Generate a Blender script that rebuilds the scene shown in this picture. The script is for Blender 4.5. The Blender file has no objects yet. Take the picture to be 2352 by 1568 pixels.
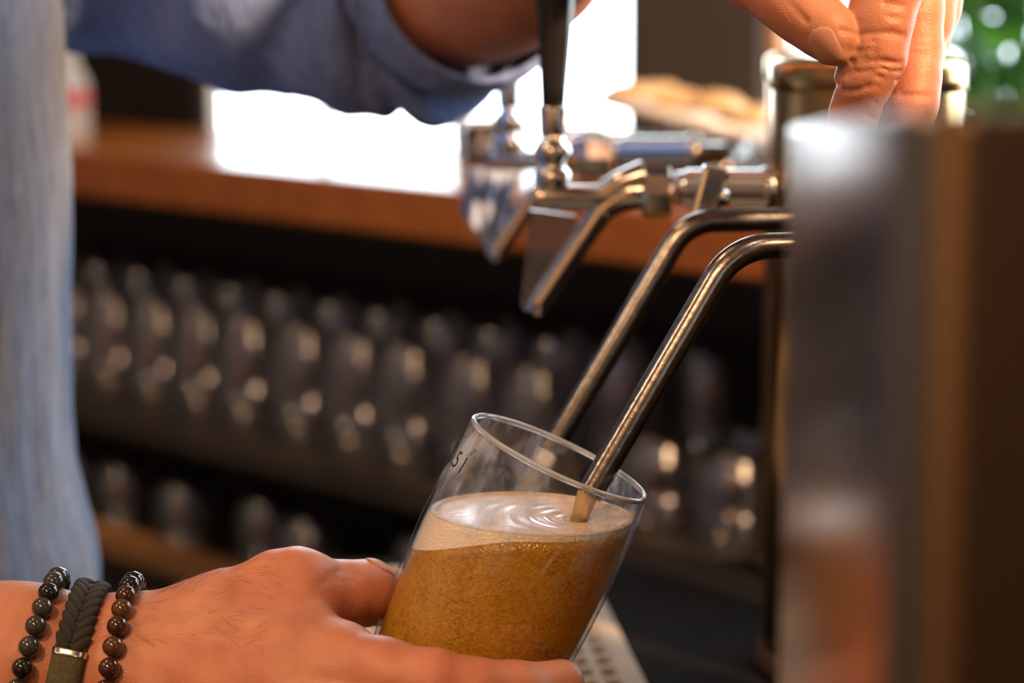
import bpy, bmesh, math, random
import numpy as np
from mathutils import Vector, Matrix

random.seed(7)
rng = np.random.default_rng(7)
scene = bpy.context.scene
COL = scene.collection

# ------------------------------------------------------------------ camera
FPX = 5533.0
CAM = Vector((0.0, 0.0, 1.30))
PITCH = math.radians(9.0)
FOCUS = 0.92
cam_data = bpy.data.cameras.new('camera')
cam = bpy.data.objects.new('camera', cam_data)
COL.objects.link(cam)
cam.location = CAM
cam.rotation_euler = (math.pi / 2 - PITCH, 0, 0)
cam_data.sensor_width = 36.0
cam_data.lens = FPX * 36.0 / 2352.0
cam_data.clip_start = 0.02
cam_data.dof.use_dof = True
cam_data.dof.focus_distance = FOCUS - 0.012
cam_data.dof.aperture_fstop = 5.6
cam_data.dof.aperture_blades = 0
scene.camera = cam
FWD = Vector((0, math.cos(PITCH), -math.sin(PITCH)))
RIGHT = Vector((1, 0, 0))
UPV = Vector((0, math.sin(PITCH), math.cos(PITCH)))


def P(px, py, d):
    """point of the place that lies d metres ahead of the camera"""
    return CAM + FWD * d + RIGHT * ((px - 1176.0) / FPX * d) + UPV * ((784.0 - py) / FPX * d)


# ------------------------------------------------------------------ world (overcast sky outside the windows)
world = bpy.data.worlds.new('world')
scene.world = world
world.use_nodes = True
bg = world.node_tree.nodes['Background']
bg.inputs['Color'].default_value = (0.80, 0.91, 1.0, 1)
bg.inputs['Strength'].default_value = 9.0

# ------------------------------------------------------------------ exposure
scene.view_settings.view_transform = 'Standard'
scene.view_settings.look = 'None'
scene.view_settings.exposure = 0.12
scene.view_settings.gamma = 1.0
scene.view_settings.use_curve_mapping = False
scene.cycles.use_denoising = True
scene.cycles.max_bounces = 7
scene.cycles.diffuse_bounces = 3
scene.cycles.glossy_bounces = 4
scene.cycles.transparent_max_bounces = 20
scene.cycles.caustics_reflective = False
scene.cycles.caustics_refractive = False
scene.cycles.adaptive_threshold = 0.04
scene.cycles.sample_clamp_indirect = 5.0
scene.cycles.sample_clamp_direct = 25.0

# ------------------------------------------------------------------ the ceiling lamps of the bar, plus added fill and wall-wash lights
WARM = (1.0, 0.62, 0.33)


def lamp(name, loc, watts, radius=0.05, color=WARM, aim=None, cone=60):
    ld = bpy.data.lights.new(name, 'SPOT' if aim is not None else 'POINT')
    ld.energy = watts
    ld.color = color
    ld.shadow_soft_size = radius
    o = bpy.data.objects.new(name, ld)
    COL.objects.link(o)
    o.location = loc
    if aim is not None:
        ld.spot_size = math.radians(cone)
        ld.spot_blend = 0.6
        o.rotation_euler = (Vector(aim) - Vector(loc)).to_track_quat('-Z', 'Y').to_euler()
    return o


lamp('ceiling_and_added_spot', (-0.60, -0.45, 2.25), 62, 0.06, (1.0, 0.54, 0.27), aim=(-0.12, 0.95, 0.96), cone=25)
lamp('ceiling_and_added_spot', (0.95, 0.20, 2.00), 290, 0.06, (1.0, 0.60, 0.32), aim=(-0.2, 2.0, 0.95), cone=38)
lamp('ceiling_and_added_spot', (-1.75, -1.30, 2.55), 420, 0.06, (1.0, 0.55, 0.20), aim=(-1.75, -2.3, 1.1), cone=70)  # added wall wash, warms the wall mirrored in the tap housing
lamp('ceiling_and_fill_light', (-0.75, 1.05, 2.5), 13, 0.05)
lamp('ceiling_and_fill_light', (0.45, 0.25, 2.5), 7, 0.05, (1.0, 0.80, 0.66))  # added neutral fill for the hand on the tap
lamp('ceiling_and_fill_light', (-0.3, -1.2, 2.4), 24, 0.08)
lamp('ceiling_and_fill_light', (-1.6, 0.5, 2.4), 20, 0.08, (1.0, 0.74, 0.52))  # added to brighten the left wall for the housing's reflection


# ------------------------------------------------------------------ materials
def new_mat(name):
    m = bpy.data.materials.new(name)
    m.use_nodes = True
    nt = m.node_tree
    return m, nt, nt.nodes['Principled BSDF'], nt.nodes['Material Output']


def ramp(nt, fac, stops):
    r = nt.nodes.new('ShaderNodeValToRGB')
    els = r.color_ramp.elements
    while len(els) < len(stops):
        els.new(0.5)
    for e, (p, c) in zip(els, stops):
        e.position = p
        e.color = (*c, 1)
    nt.links.new(fac, r.inputs['Fac'])
    return r.outputs['Color']


def coords(nt, scale=(1, 1, 1), kind='Object', rot=(0, 0, 0)):
    tc = nt.nodes.new('ShaderNodeTexCoord')
    mp = nt.nodes.new('ShaderNodeMapping')
    mp.inputs['Scale'].default_value = scale
    mp.inputs['Rotation'].default_value = rot
    nt.links.new(tc.outputs[kind], mp.inputs['Vector'])
    return mp.outputs['Vector']


def noise(nt, vec, scale, detail=4, rough=0.55):
    n = nt.nodes.new('ShaderNodeTexNoise')
    n.inputs['Scale'].default_value = scale
    n.inputs['Detail'].default_value = detail
    n.inputs['Roughness'].default_value = rough
    nt.links.new(vec, n.inputs['Vector'])
    return n.outputs['Fac']


def bump(nt, height, strength, dist, prev=None):
    b = nt.nodes.new('ShaderNodeBump')
    b.inputs['Strength'].default_value = strength
    b.inputs['Distance'].default_value = dist
    nt.links.new(height, b.inputs['Height'])
    if prev is not None:
        nt.links.new(prev, b.inputs['Normal'])
    return b.outputs['Normal']


def simple(name, c1, c2=None, rough=0.5, metal=0.0, nscale=30, bstr=0.0, bdist=0.001, stretch=(1, 1, 1), coat=0.0, spec=0.5):
    m, nt, b, o = new_mat(name)
    v = coords(nt, stretch)
    n = noise(nt, v, nscale)
    c2 = c2 or tuple(x * 0.8 for x in c1)
    nt.links.new(ramp(nt, n, [(0.3, c2), (0.7, c1)]), b.inputs['Base Color'])
    b.inputs['Roughness'].default_value = rough
    b.inputs['Metallic'].default_value = metal
    b.inputs['Coat Weight'].default_value = coat
    b.inputs['Coat Roughness'].default_value = 0.1
    b.inputs['Specular IOR Level'].default_value = spec
    if bstr:
        nt.links.new(bump(nt, n, bstr, bdist), b.inputs['Normal'])
    return m


def thin_glass(name, tint=(1, 1, 1), gloss_rough=0.03, base=0.05, edge=0.85, smudge=0.0):
    m, nt, b, o = new_mat(name)
    nt.nodes.remove(b)
    tr = nt.nodes.new('ShaderNodeBsdfTransparent')
    tr.inputs['Color'].default_value = (*tint, 1)
    gl = nt.nodes.new('ShaderNodeBsdfGlossy')
    gl.inputs['Roughness'].default_value = gloss_rough
    lw = nt.nodes.new('ShaderNodeLayerWeight')
    lw.inputs['Blend'].default_value = 0.5
    pw = nt.nodes.new('ShaderNodeMath'); pw.operation = 'POWER'; pw.inputs[1].default_value = 4.0
    ml = nt.nodes.new('ShaderNodeMath'); ml.operation = 'MULTIPLY_ADD'
    ml.inputs[1].default_value = edge; ml.inputs[2].default_value = base
    nt.links.new(lw.outputs['Facing'], pw.inputs[0])
    nt.links.new(pw.outputs[0], ml.inputs[0])
    mx = nt.nodes.new('ShaderNodeMixShader')
    nt.links.new(ml.outputs[0], mx.inputs['Fac'])
    nt.links.new(tr.outputs[0], mx.inputs[1])
    nt.links.new(gl.outputs[0], mx.inputs[2])
    out = mx.outputs[0]
    if smudge:
        df = nt.nodes.new('ShaderNodeBsdfDiffuse')
        df.inputs['Color'].default_value = (0.75, 0.8, 0.9, 1)
        tl = nt.nodes.new('ShaderNodeBsdfTranslucent'); tl.inputs['Color'].default_value = (0.8, 0.86, 0.95, 1)
        dm_ = nt.nodes.new('ShaderNodeMixShader'); dm_.inputs['Fac'].default_value = 0.55
        nt.links.new(df.outputs[0], dm_.inputs[1]); nt.links.new(tl.outputs[0], dm_.inputs[2])
        v = coords(nt, (1, 1, 0.45))
        n = noise(nt, v, 90, 8, 0.7)
        n2 = noise(nt, coords(nt, (1, 1, 0.6)), 28, 3, 0.5)
        mu = nt.nodes.new('ShaderNodeMath'); mu.operation = 'MULTIPLY'
        nt.links.new(n, mu.inputs[0]); nt.links.new(n2, mu.inputs[1])
        mr = nt.nodes.new('ShaderNodeMapRange')
        mr.inputs['From Min'].default_value = 0.23; mr.inputs['From Max'].default_value = 0.36
        mr.inputs['To Max'].default_value = smudge
        nt.links.new(mu.outputs[0], mr.inputs['Value'])
        tc = nt.nodes.new('ShaderNodeTexCoord'); sx = nt.nodes.new('ShaderNodeSeparateXYZ')
        nt.links.new(tc.outputs['Object'], sx.inputs[0])
        mz = nt.nodes.new('ShaderNodeMapRange'); mz.inputs['From Min'].default_value = 0.128; mz.inputs['From Max'].default_value = 0.158
        nt.links.new(sx.outputs['Z'], mz.inputs['Value'])
        mm = nt.nodes.new('ShaderNodeMath'); mm.operation = 'MULTIPLY'
        nt.links.new(mr.outputs[0], mm.inputs[0]); nt.links.new(mz.outputs[0], mm.inputs[1])
        mx2 = nt.nodes.new('ShaderNodeMixShader')
        nt.links.new(mm.outputs[0], mx2.inputs['Fac'])
        nt.links.new(out, mx2.inputs[1]); nt.links.new(dm_.outputs[0], mx2.inputs[2])
        out = mx2.outputs[0]
    nt.links.new(out, o.inputs['Surface'])
    return m


def skin_mat():
    m, nt, b, o = new_mat('skin')
    v = coords(nt)
    n1 = noise(nt, v, 55, 5, 0.6)
    n2 = noise(nt, v, 420, 3, 0.6)
    big = noise(nt, v, 17, 3, 0.5)
    c = ramp(nt, n1, [(0.25, (0.48, 0.195, 0.118)), (0.55, (0.58, 0.262, 0.160)), (0.8, (0.62, 0.315, 0.205))])
    mx = nt.nodes.new('ShaderNodeMix'); mx.data_type = 'RGBA'; mx.blend_type = 'MULTIPLY'
    mx.inputs['Factor'].default_value = 0.8
    nt.links.new(c, mx.inputs['A'])
    nt.links.new(ramp(nt, big, [(0.35, (1.0, 0.80, 0.78)), (0.65, (1, 1, 0.96))]), mx.inputs['B'])
    nt.links.new(mx.outputs['Result'], b.inputs['Base Color'])
    b.inputs['Subsurface Weight'].default_value = 0.35
    b.inputs['Subsurface Radius'].default_value = (0.006, 0.0022, 0.001)
    b.inputs['Subsurface Scale'].default_value = 0.7
    b.inputs['Roughness'].default_value = 0.47
    b.inputs['Specular IOR Level'].default_value = 0.45
    vo = nt.nodes.new('ShaderNodeTexVoronoi')
    vo.feature = 'DISTANCE_TO_EDGE'
    vo.inputs['Scale'].default_value = 900
    nt.links.new(coords(nt, (0.7, 1, 1.0)), vo.inputs['Vector'])
    nb = bump(nt, vo.outputs['Distance'], 0.30, 0.0006)
    nb = bump(nt, n1, 0.12, 0.0016, nb)
    # fine creases running across
    nb = bump(nt, noise(nt, coords(nt, (1, 0.25, 0.25)), 700, 4, 0.65), 0.15, 0.0006, nb)
    nb = bump(nt, noise(nt, coords(nt, (0.22, 0.6, 1)), 560, 4, 0.65), 0.15, 0.0006, nb)
    nt.links.new(nb, b.inputs['Normal'])
    return m


def cloth_mat(name, c1, c2):
    m, nt, b, o = new_mat(name)
    v = coords(nt)
    n = noise(nt, v, 60, 6, 0.65)
    streak = noise(nt, coords(nt, (1, 1, 0.15)), 160, 4, 0.6)
    wv = noise(nt, v, 900, 2, 0.5)
    mx = nt.nodes.new('ShaderNodeMix'); mx.data_type = 'FLOAT'
    mx.inputs['Factor'].default_value = 0.5
    nt.links.new(n, mx.inputs['A']); nt.links.new(streak, mx.inputs['B'])
    nt.links.new(ramp(nt, mx.outputs['Result'], [(0.3, c2), (0.68, c1)]), b.inputs['Base Color'])
    b.inputs['Roughness'].default_value = 0.85
    b.inputs['Sheen Weight'].default_value = 0.25
    b.inputs['Specular IOR Level'].default_value = 0.15
    nb = bump(nt, wv, 0.3, 0.0006)
    nb = bump(nt, streak, 0.6, 0.005, nb)
    nt.links.new(nb, b.inputs['Normal'])
    return m


def metal_mat(name, col, rough, nscale=300, bstr=0.05, col2=None, stretch=(1, 1, 1)):
    m, nt, b, o = new_mat(name)
    b.inputs['Metallic'].default_value = 1.0
    n = noise(nt, coords(nt, stretch), nscale, 4)
    col2 = col2 or tuple(x * 0.85 for x in col)
    nt.links.new(ramp(nt, n, [(0.35, col2), (0.65, col)]), b.inputs['Base Color'])
    b.inputs['Roughness'].default_value = rough
    if bstr:
        nt.links.new(bump(nt, n, bstr, 0.0004), b.inputs['Normal'])
    return m


def wood_mat(name, c1, c2, rough=0.35, coat=0.3, rot=0.0):
    m, nt, b, o = new_mat(name)
    v = coords(nt, (1.2, 9, 9), rot=(0, 0, rot))
    n = noise(nt, v, 5, 8, 0.65)
    nt.links.new(ramp(nt, n, [(0.3, c2), (0.7, c1)]), b.inputs['Base Color'])
    b.inputs['Roughness'].default_value = rough
    b.inputs['Coat Weight'].default_value = coat
    b.inputs['Coat Roughness'].default_value = 0.12
    return m


def beer_mat():
    m, nt, b, o = new_mat('beer')
    nt.nodes.remove(b)
    v = coords(nt)
    n = noise(nt, v, 480, 4, 0.7)
    n2 = noise(nt, v, 70, 4, 0.6)
    vo = nt.nodes.new('ShaderNodeTexVoronoi'); vo.inputs['Scale'].default_value = 900
    nt.links.new(v, vo.inputs['Vector'])
    mx = nt.nodes.new('ShaderNodeMix'); mx.data_type = 'FLOAT'; mx.inputs['Factor'].default_value = 0.35
    nt.links.new(n, mx.inputs['A']); nt.links.new(n2, mx.inputs['B'])
    col = ramp(nt, mx.outputs['Result'], [(0.28, (0.26, 0.10, 0.006)), (0.45, (0.72, 0.37, 0.03)), (0.60, (0.88, 0.50, 0.055)), (0.74, (1.0, 0.78, 0.25))])
    df = nt.nodes.new('ShaderNodeBsdfDiffuse')
    tl = nt.nodes.new('ShaderNodeBsdfTranslucent')
    gl = nt.nodes.new('ShaderNodeBsdfGlossy'); gl.inputs['Roughness'].default_value = 0.25
    nt.links.new(col, df.inputs['Color']); nt.links.new(col, tl.inputs['Color'])
    nb = bump(nt, vo.outputs['Distance'], 0.45, 0.0006)
    for s in (df, tl, gl):
        nt.links.new(nb, s.inputs['Normal'])
    m1 = nt.nodes.new('ShaderNodeMixShader'); m1.inputs['Fac'].default_value = 0.5
    nt.links.new(df.outputs[0], m1.inputs[1]); nt.links.new(tl.outputs[0], m1.inputs[2])
    m2 = nt.nodes.new('ShaderNodeMixShader'); m2.inputs['Fac'].default_value = 0.05
    nt.links.new(m1.outputs[0], m2.inputs[1]); nt.links.new(gl.outputs[0], m2.inputs[2])
    nt.links.new(m2.outputs[0], o.inputs['Surface'])
    return m


def foam_mat(name, c1, c2, rough, bs, sss=0.3):
    m, nt, b, o = new_mat(name)
    v = coords(nt)
    vo = nt.nodes.new('ShaderNodeTexVoronoi'); vo.inputs['Scale'].default_value = 1100
    nt.links.new(v, vo.inputs['Vector'])
    n = noise(nt, v, 60, 5, 0.6)
    nt.links.new(ramp(nt, n, [(0.35, c2), (0.65, c1)]), b.inputs['Base Color'])
    b.inputs['Roughness'].default_value = rough
    b.inputs['Subsurface Weight'].default_value = sss
    b.inputs['Subsurface Radius'].default_value = (0.004, 0.003, 0.002)
    if rough < 0.3:
        tc = nt.nodes.new('ShaderNodeTexCoord')
        mp = nt.nodes.new('ShaderNodeMapping'); mp.vector_type = 'POINT'
        mp.inputs['Location'].default_value = (0.004, 0.004, -0.140); mp.inputs['Scale'].default_value = (1, 1, 1)
        nt.links.new(tc.outputs['Object'], mp.inputs['Vector'])
        ln = nt.nodes.new('ShaderNodeVectorMath'); ln.operation = 'LENGTH'
        nt.links.new(mp.outputs[0], ln.inputs[0])
        ad = nt.nodes.new('ShaderNodeMath'); ad.operation = 'MULTIPLY_ADD'; ad.inputs[1].default_value = 0.020
        nt.links.new(noise(nt, v, 140, 5, 0.7), ad.inputs[0]); nt.links.new(ln.outputs['Value'], ad.inputs[2])
        mr = nt.nodes.new('ShaderNodeMapRange'); mr.inputs['From Min'].default_value = 0.036; mr.inputs['From Max'].default_value = 0.021
        mr.inputs['To Min'].default_value = 0.04; mr.inputs['To Max'].default_value = 0.9
        nt.links.new(ad.outputs[0], mr.inputs['Value'])
        nt.links.new(mr.outputs[0], b.inputs['Coat Weight'])
        b.inputs['Coat Roughness'].default_value = 0.07; b.inputs['Coat IOR'].default_value = 1.4
        b.inputs['Specular IOR Level'].default_value = 0.15
        b.inputs['Roughness'].default_value = 0.45
    nb = bump(nt, vo.outputs['Distance'], bs, 0.0007)
    nb = bump(nt, noise(nt, coords(nt, (1, 2.4, 1)), 120, 4, 0.7), bs * 0.6, 0.0012, nb)
    nt.links.new(nb, b.inputs['Normal'])
    return m


M = dict(
    skin=skin_mat(),
    nail=simple('fingernail', (0.55, 0.27, 0.18), (0.50, 0.235, 0.155), 0.5, nscale=90),
    shirt=cloth_mat('shirt_cloth', (0.27, 0.33, 0.46), (0.12, 0.165, 0.27)),
    shirt_blue=cloth_mat('sleeve_cloth', (0.22, 0.32, 0.64), (0.10, 0.17, 0.42)),
    trousers=cloth_mat('trouser_cloth', (0.05, 0.055, 0.07), (0.03, 0.03, 0.04)),
    steel=metal_mat('worn_steel', (0.27, 0.245, 0.225), 0.24, 380, 0.25, (0.18, 0.16, 0.145)),
    chrome=metal_mat('chrome', (0.78, 0.76, 0.74), 0.13, 200, 0.02),
    bronze=metal_mat('bronze', (0.36, 0.30, 0.25), 0.22, 5, 0.0, (0.32, 0.265, 0.215)),
    capdark=simple('dark_rubber', (0.060, 0.045, 0.035), None, 0.9, nscale=20, spec=0.05),
    brass=metal_mat('brass', (0.62, 0.40, 0.16), 0.22, 12, 0.0),
    black=simple('black_plastic', (0.012, 0.012, 0.014), None, 0.22, nscale=50),
    glass=thin_glass('clear_glass', (0.985, 0.99, 1.0), 0.02, 0.035, 0.8),
    pint=thin_glass('pint_glass', (0.985, 0.99, 1.0), 0.015, 0.03, 0.8, smudge=0.6),
    rackglass=thin_glass('rack_glass', (0.93, 0.93, 0.95), 0.13, 0.12, 0.75),
    amberglass=thin_glass('amber_glass', (0.60, 0.44, 0.30), 0.12, 0.22, 0.6),
    beer=beer_mat(),
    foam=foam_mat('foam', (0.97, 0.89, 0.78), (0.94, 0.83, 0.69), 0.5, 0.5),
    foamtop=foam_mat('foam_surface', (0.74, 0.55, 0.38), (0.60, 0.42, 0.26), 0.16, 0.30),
    mark=simple('black_print', (0.01, 0.01, 0.01), None, 0.6),
    stone_dark=simple('dark_stone_bead', (0.075, 0.075, 0.062), (0.010, 0.009, 0.008), 0.12, nscale=210, coat=0.5),
    stone_black=simple('black_bead', (0.012, 0.011, 0.012), None, 0.08, coat=0.6),
    stone_red=simple('brown_red_bead', (0.075, 0.022, 0.014), (0.03, 0.01, 0.008), 0.12, nscale=160, coat=0.5),
    stone_tiger=simple('tiger_bead', (0.15, 0.065, 0.02), (0.035, 0.014, 0.006), 0.12, nscale=120, coat=0.5, stretch=(0.3, 1, 3)),
    leather=simple('grey_green_cord', (0.052, 0.049, 0.038), (0.018, 0.017, 0.014), 0.75, nscale=600, bstr=0.5),
    olive=simple('olive_cord', (0.11, 0.10, 0.045), (0.06, 0.055, 0.025), 0.8, nscale=700, bstr=0.5),
    silver=metal_mat('silver', (0.85, 0.83, 0.80), 0.2, 400, 0.1),
    ledge=wood_mat('oiled_wood', (0.33, 0.105, 0.012), (0.22, 0.06, 0.006), 0.32, 0.35, rot=0.82),
    rail=wood_mat('pale_wood', (0.30, 0.15, 0.055), (0.20, 0.095, 0.03), 0.5, 0.1, rot=0.82),
    panel=simple('dark_panel', (0.030, 0.024, 0.020), (0.015, 0.012, 0.010), 0.55, nscale=25),
    counter=simple('black_stone', (0.010, 0.008, 0.007), (0.005, 0.004, 0.004), 0.8, nscale=90, spec=0.05),
    mat=simple('beige_rubber', (0.46, 0.39, 0.29), (0.36, 0.30, 0.21), 0.6, nscale=60),
    wall=simple('dark_wall', (0.050, 0.045, 0.042), (0.035, 0.031, 0.030), 0.8, nscale=8),
    pier=simple('charcoal_wall', (0.010, 0.010, 0.010), (0.007, 0.007, 0.007), 0.85, nscale=8, spec=0.2),
    plaster=simple('pale_plaster', (0.42, 0.38, 0.34), (0.36, 0.32, 0.29), 0.8, nscale=6),
    roomwall=simple('warm_plaster', (0.30, 0.20, 0.13), (0.24, 0.16, 0.10), 0.8, nscale=6),
    floor=wood_mat('floor_wood', (0.10, 0.06, 0.035), (0.06, 0.035, 0.02), 0.5, 0.0),
    ceiling=simple('ceiling_paint', (0.32, 0.27, 0.22), None, 0.9, nscale=5),
    frame=simple('window_frame_paint', (0.55, 0.56, 0.57), None, 0.5),
    frame_wood=wood_mat('window_wood', (0.48, 0.24, 0.09), (0.36, 0.17, 0.06), 0.5, 0.1),
    leaf=simple('leaf_green', (0.10, 0.34, 0.03), (0.04, 0.18, 0.015), 0.45, nscale=9),
    leaf2=simple('leaf_light', (0.25, 0.50, 0.06), (0.12, 0.32, 0.03), 0.45, nscale=9),
    pot=simple('clay_pot', (0.38, 0.19, 0.10), None, 0.8),
    cloth=cloth_mat('bar_towel', (0.50, 0.57, 0.72), (0.34, 0.41, 0.58)),
    bread=simple('baked_crust', (0.66, 0.44, 0.22), (0.42, 0.22, 0.08), 0.6, nscale=40),
    porcelain=simple('white_porcelain', (0.80, 0.79, 0.76), None, 0.25),
    white_box=simple('white_carton', (0.25, 0.23, 0.22), None, 0.6),
    red_print=simple('red_print', (0.30, 0.03, 0.03), None, 0.6),
    hair=simple('arm_hair', (0.10, 0.06, 0.04), None, 0.5),
    plastic=thin_glass('clear_plastic', (0.62, 0.64, 0.72), 0.25, 0.22, 0.5),
    pane=thin_glass('window_glass', (0.97, 0.98, 0.98), 0.01, 0.02, 0.5),
)


# ------------------------------------------------------------------ mesh helpers
def mesh_obj(name, verts, faces, mat, parent=None, smooth=True, world=True):
    me = bpy.data.meshes.new(name)
    me.from_pydata([tuple(v) for v in verts], [], [tuple(f) for f in faces])
    me.update()
    return link_mesh(name, me, mat, parent, smooth)


def link_mesh(name, me, mat, parent=None, smooth=True):
    if mat is not None and not me.materials:
        me.materials.append(M[mat])
    if smooth:
        me.polygons.foreach_set('use_smooth', [True] * len(me.polygons))
    o = bpy.data.objects.new(name, me)
    COL.objects.link(o)
    if parent is not None:
        o.parent = parent
    return o


def tag(o, label=None, cat=None, group=None, kind=None):
    if label: o['label'] = label
    if cat: o['category'] = cat
    if group: o['group'] = group
    if kind: o['kind'] = kind
    return o


def thing(name, label, cat, loc=(0, 0, 0), group=None):
    o = bpy.data.objects.new(name, None)
    COL.objects.link(o)
    o.empty_display_size = 0.05
    o.location = loc
    return tag(o, label, cat, group)


def bm_obj(name, bm, mat, parent=None, smooth=True):
    me = bpy.data.meshes.new(name)
    bmesh.ops.recalc_face_normals(bm, faces=bm.faces)
    bm.to_mesh(me)
    bm.free()
    return link_mesh(name, me, mat, parent, smooth)


def box_bm(x0, x1, y0, y1, z0, z1, bev=0.0, mat4=None):
    bm = bmesh.new()
    vs = [bm.verts.new((x, y, z)) for x in (x0, x1) for y in (y0, y1) for z in (z0, z1)]
    for f in ((0, 1, 3, 2), (4, 6, 7, 5), (0, 4, 5, 1), (2, 3, 7, 6), (0, 2, 6, 4), (1, 5, 7, 3)):
        bm.faces.new([vs[i] for i in f])
    if bev:
        bmesh.ops.bevel(bm, geom=bm.edges[:], offset=bev, segments=2, affect='EDGES', profile=0.5)
    if mat4 is not None:
        bmesh.ops.transform(bm, matrix=mat4, verts=bm.verts)
    return bm


def box(name, x0, x1, y0, y1, z0, z1, mat, parent=None, bev=0.0, mat4=None):
    return bm_obj(name, box_bm(x0, x1, y0, y1, z0, z1, bev, mat4), mat, parent, smooth=False)


def frame_of(axis):
    a = Vector(axis).normalized()
    ref = Vector((0, 0, 1)) if abs(a.z) < 0.9 else Vector((0, 1, 0))
    e1 = a.cross(ref).normalized()
    e2 = a.cross(e1).normalized()
    return a, e1, e2


def lathe_data(profile, seg=48, origin=(0, 0, 0), axis=(0, 0, 1), closed=False):
    """profile: list of (r, h); returns verts, faces"""
    a, e1, e2 = frame_of(axis)
    o = Vector(origin)
    V, F = [], []
    n = len(profile)
    for r, h in profile:
        for k in range(seg):
            t = 2 * math.pi * k / seg
            V.append(o + a * h + (e1 * math.cos(t) + e2 * math.sin(t)) * max(r, 1e-5))
    rng_ = range(n) if closed else range(n - 1)
    for i in rng_:
        j = (i + 1) % n
        for k in range(seg):
            k2 = (k + 1) % seg
            F.append((i * seg + k, i * seg + k2, j * seg + k2, j * seg + k))
    return V, F


def lathe(name, profile, mat, parent=None, seg=48, origin=(0, 0, 0), axis=(0, 0, 1), closed=False, smooth=True):
    V, F = lathe_data(profile, seg, origin, axis, closed)
    o = mesh_obj(name, V, F, mat, parent, smooth)
    bm = bmesh.new(); bm.from_mesh(o.data)
    bmesh.ops.remove_doubles(bm, verts=bm.verts, dist=2e-5)
    bmesh.ops.recalc_face_normals(bm, faces=bm.faces)
    bm.to_mesh(o.data); bm.free()
    return o


def smooth_path(pts, sub=8):
    """Catmull-Rom through (Vector, radius) pairs"""
    out = []
    n = len(pts)
    for i in range(n - 1):
        p0 = pts[max(i - 1, 0)]; p1 = pts[i]; p2 = pts[i + 1]; p3 = pts[min(i + 2, n - 1)]
        for s in range(sub):
            t = s / sub
            def cr(a, b, c, d):
                return 0.5 * ((2 * b) + (c - a) * t + (2 * a - 5 * b + 4 * c - d) * t * t + (3 * b - a - 3 * c + d) * t ** 3)
            out.append((cr(p0[0], p1[0], p2[0], p3[0]), cr(p0[1], p1[1], p2[1], p3[1])))
    out.append(pts[-1])
    return out


def tube_data(path, seg=20, cap=True):
    V, F = [], []
    prev = None
    n = len(path)
    for i, (p, r) in enumerate(path):
        q0 = path[max(i - 1, 0)][0]; q1 = path[min(i + 1, n - 1)][0]
        t = (q1 - q0).normalized()
        if prev is None:
            _, e1, e2 = frame_of(t)
        else:
            e1 = (prev - t * prev.dot(t)).normalized()
            e2 = t.cross(e1)
        prev = e1
        e2 = t.cross(e1)
        for k in range(seg):
            a = 2 * math.pi * k / seg
            V.append(p + (e1 * math.cos(a) + e2 * math.sin(a)) * r)
    for i in range(n - 1):
        for k in range(seg):
            k2 = (k + 1) % seg
            F.append((i * seg + k, i * seg + k2, (i + 1) * seg + k2, (i + 1) * seg + k))
    if cap:
        F.append(tuple(range(seg - 1, -1, -1)))
        F.append(tuple((n - 1) * seg + k for k in range(seg)))
    return V, F


def tube(name, path, mat, parent=None, seg=20, cap=True):
    V, F = tube_data(path, seg, cap)
    return mesh_obj(name, V, F, mat, parent)


def pix_path(pts, sub=8, scale=None):
    """pts: (px, py, d, r)"""
    return smooth_path([(P(a, b, d), r) for a, b, d, r in pts], sub)


# ------------------------------------------------------------------ signed distance modelling (hands and body)
def smin(a, b, k):
    h = np.maximum(k - np.abs(a - b), 0.0) / k
    return np.minimum(a, b) - h * h * k * 0.25


def rcone(p, a, b, ra, rb):
    a = np.asarray(a, np.float32); b = np.asarray(b, np.float32)
    ab = b - a
    L = float(ab @ ab) + 1e-12
    pa = p - a
    t = np.clip(pa @ ab / L, 0, 1)
    q = pa - t[:, None] * ab
    return np.sqrt(np.einsum('ij,ij->i', q, q)) - (ra + t * (rb - ra))


def chain(p, pts, k):
    d = None
    for (a, ra), (b, rb) in zip(pts[:-1], pts[1:]):
        e = rcone(p, a, b, ra, rb)
        d = e if d is None else smin(d, e, k)
    return d


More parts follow.
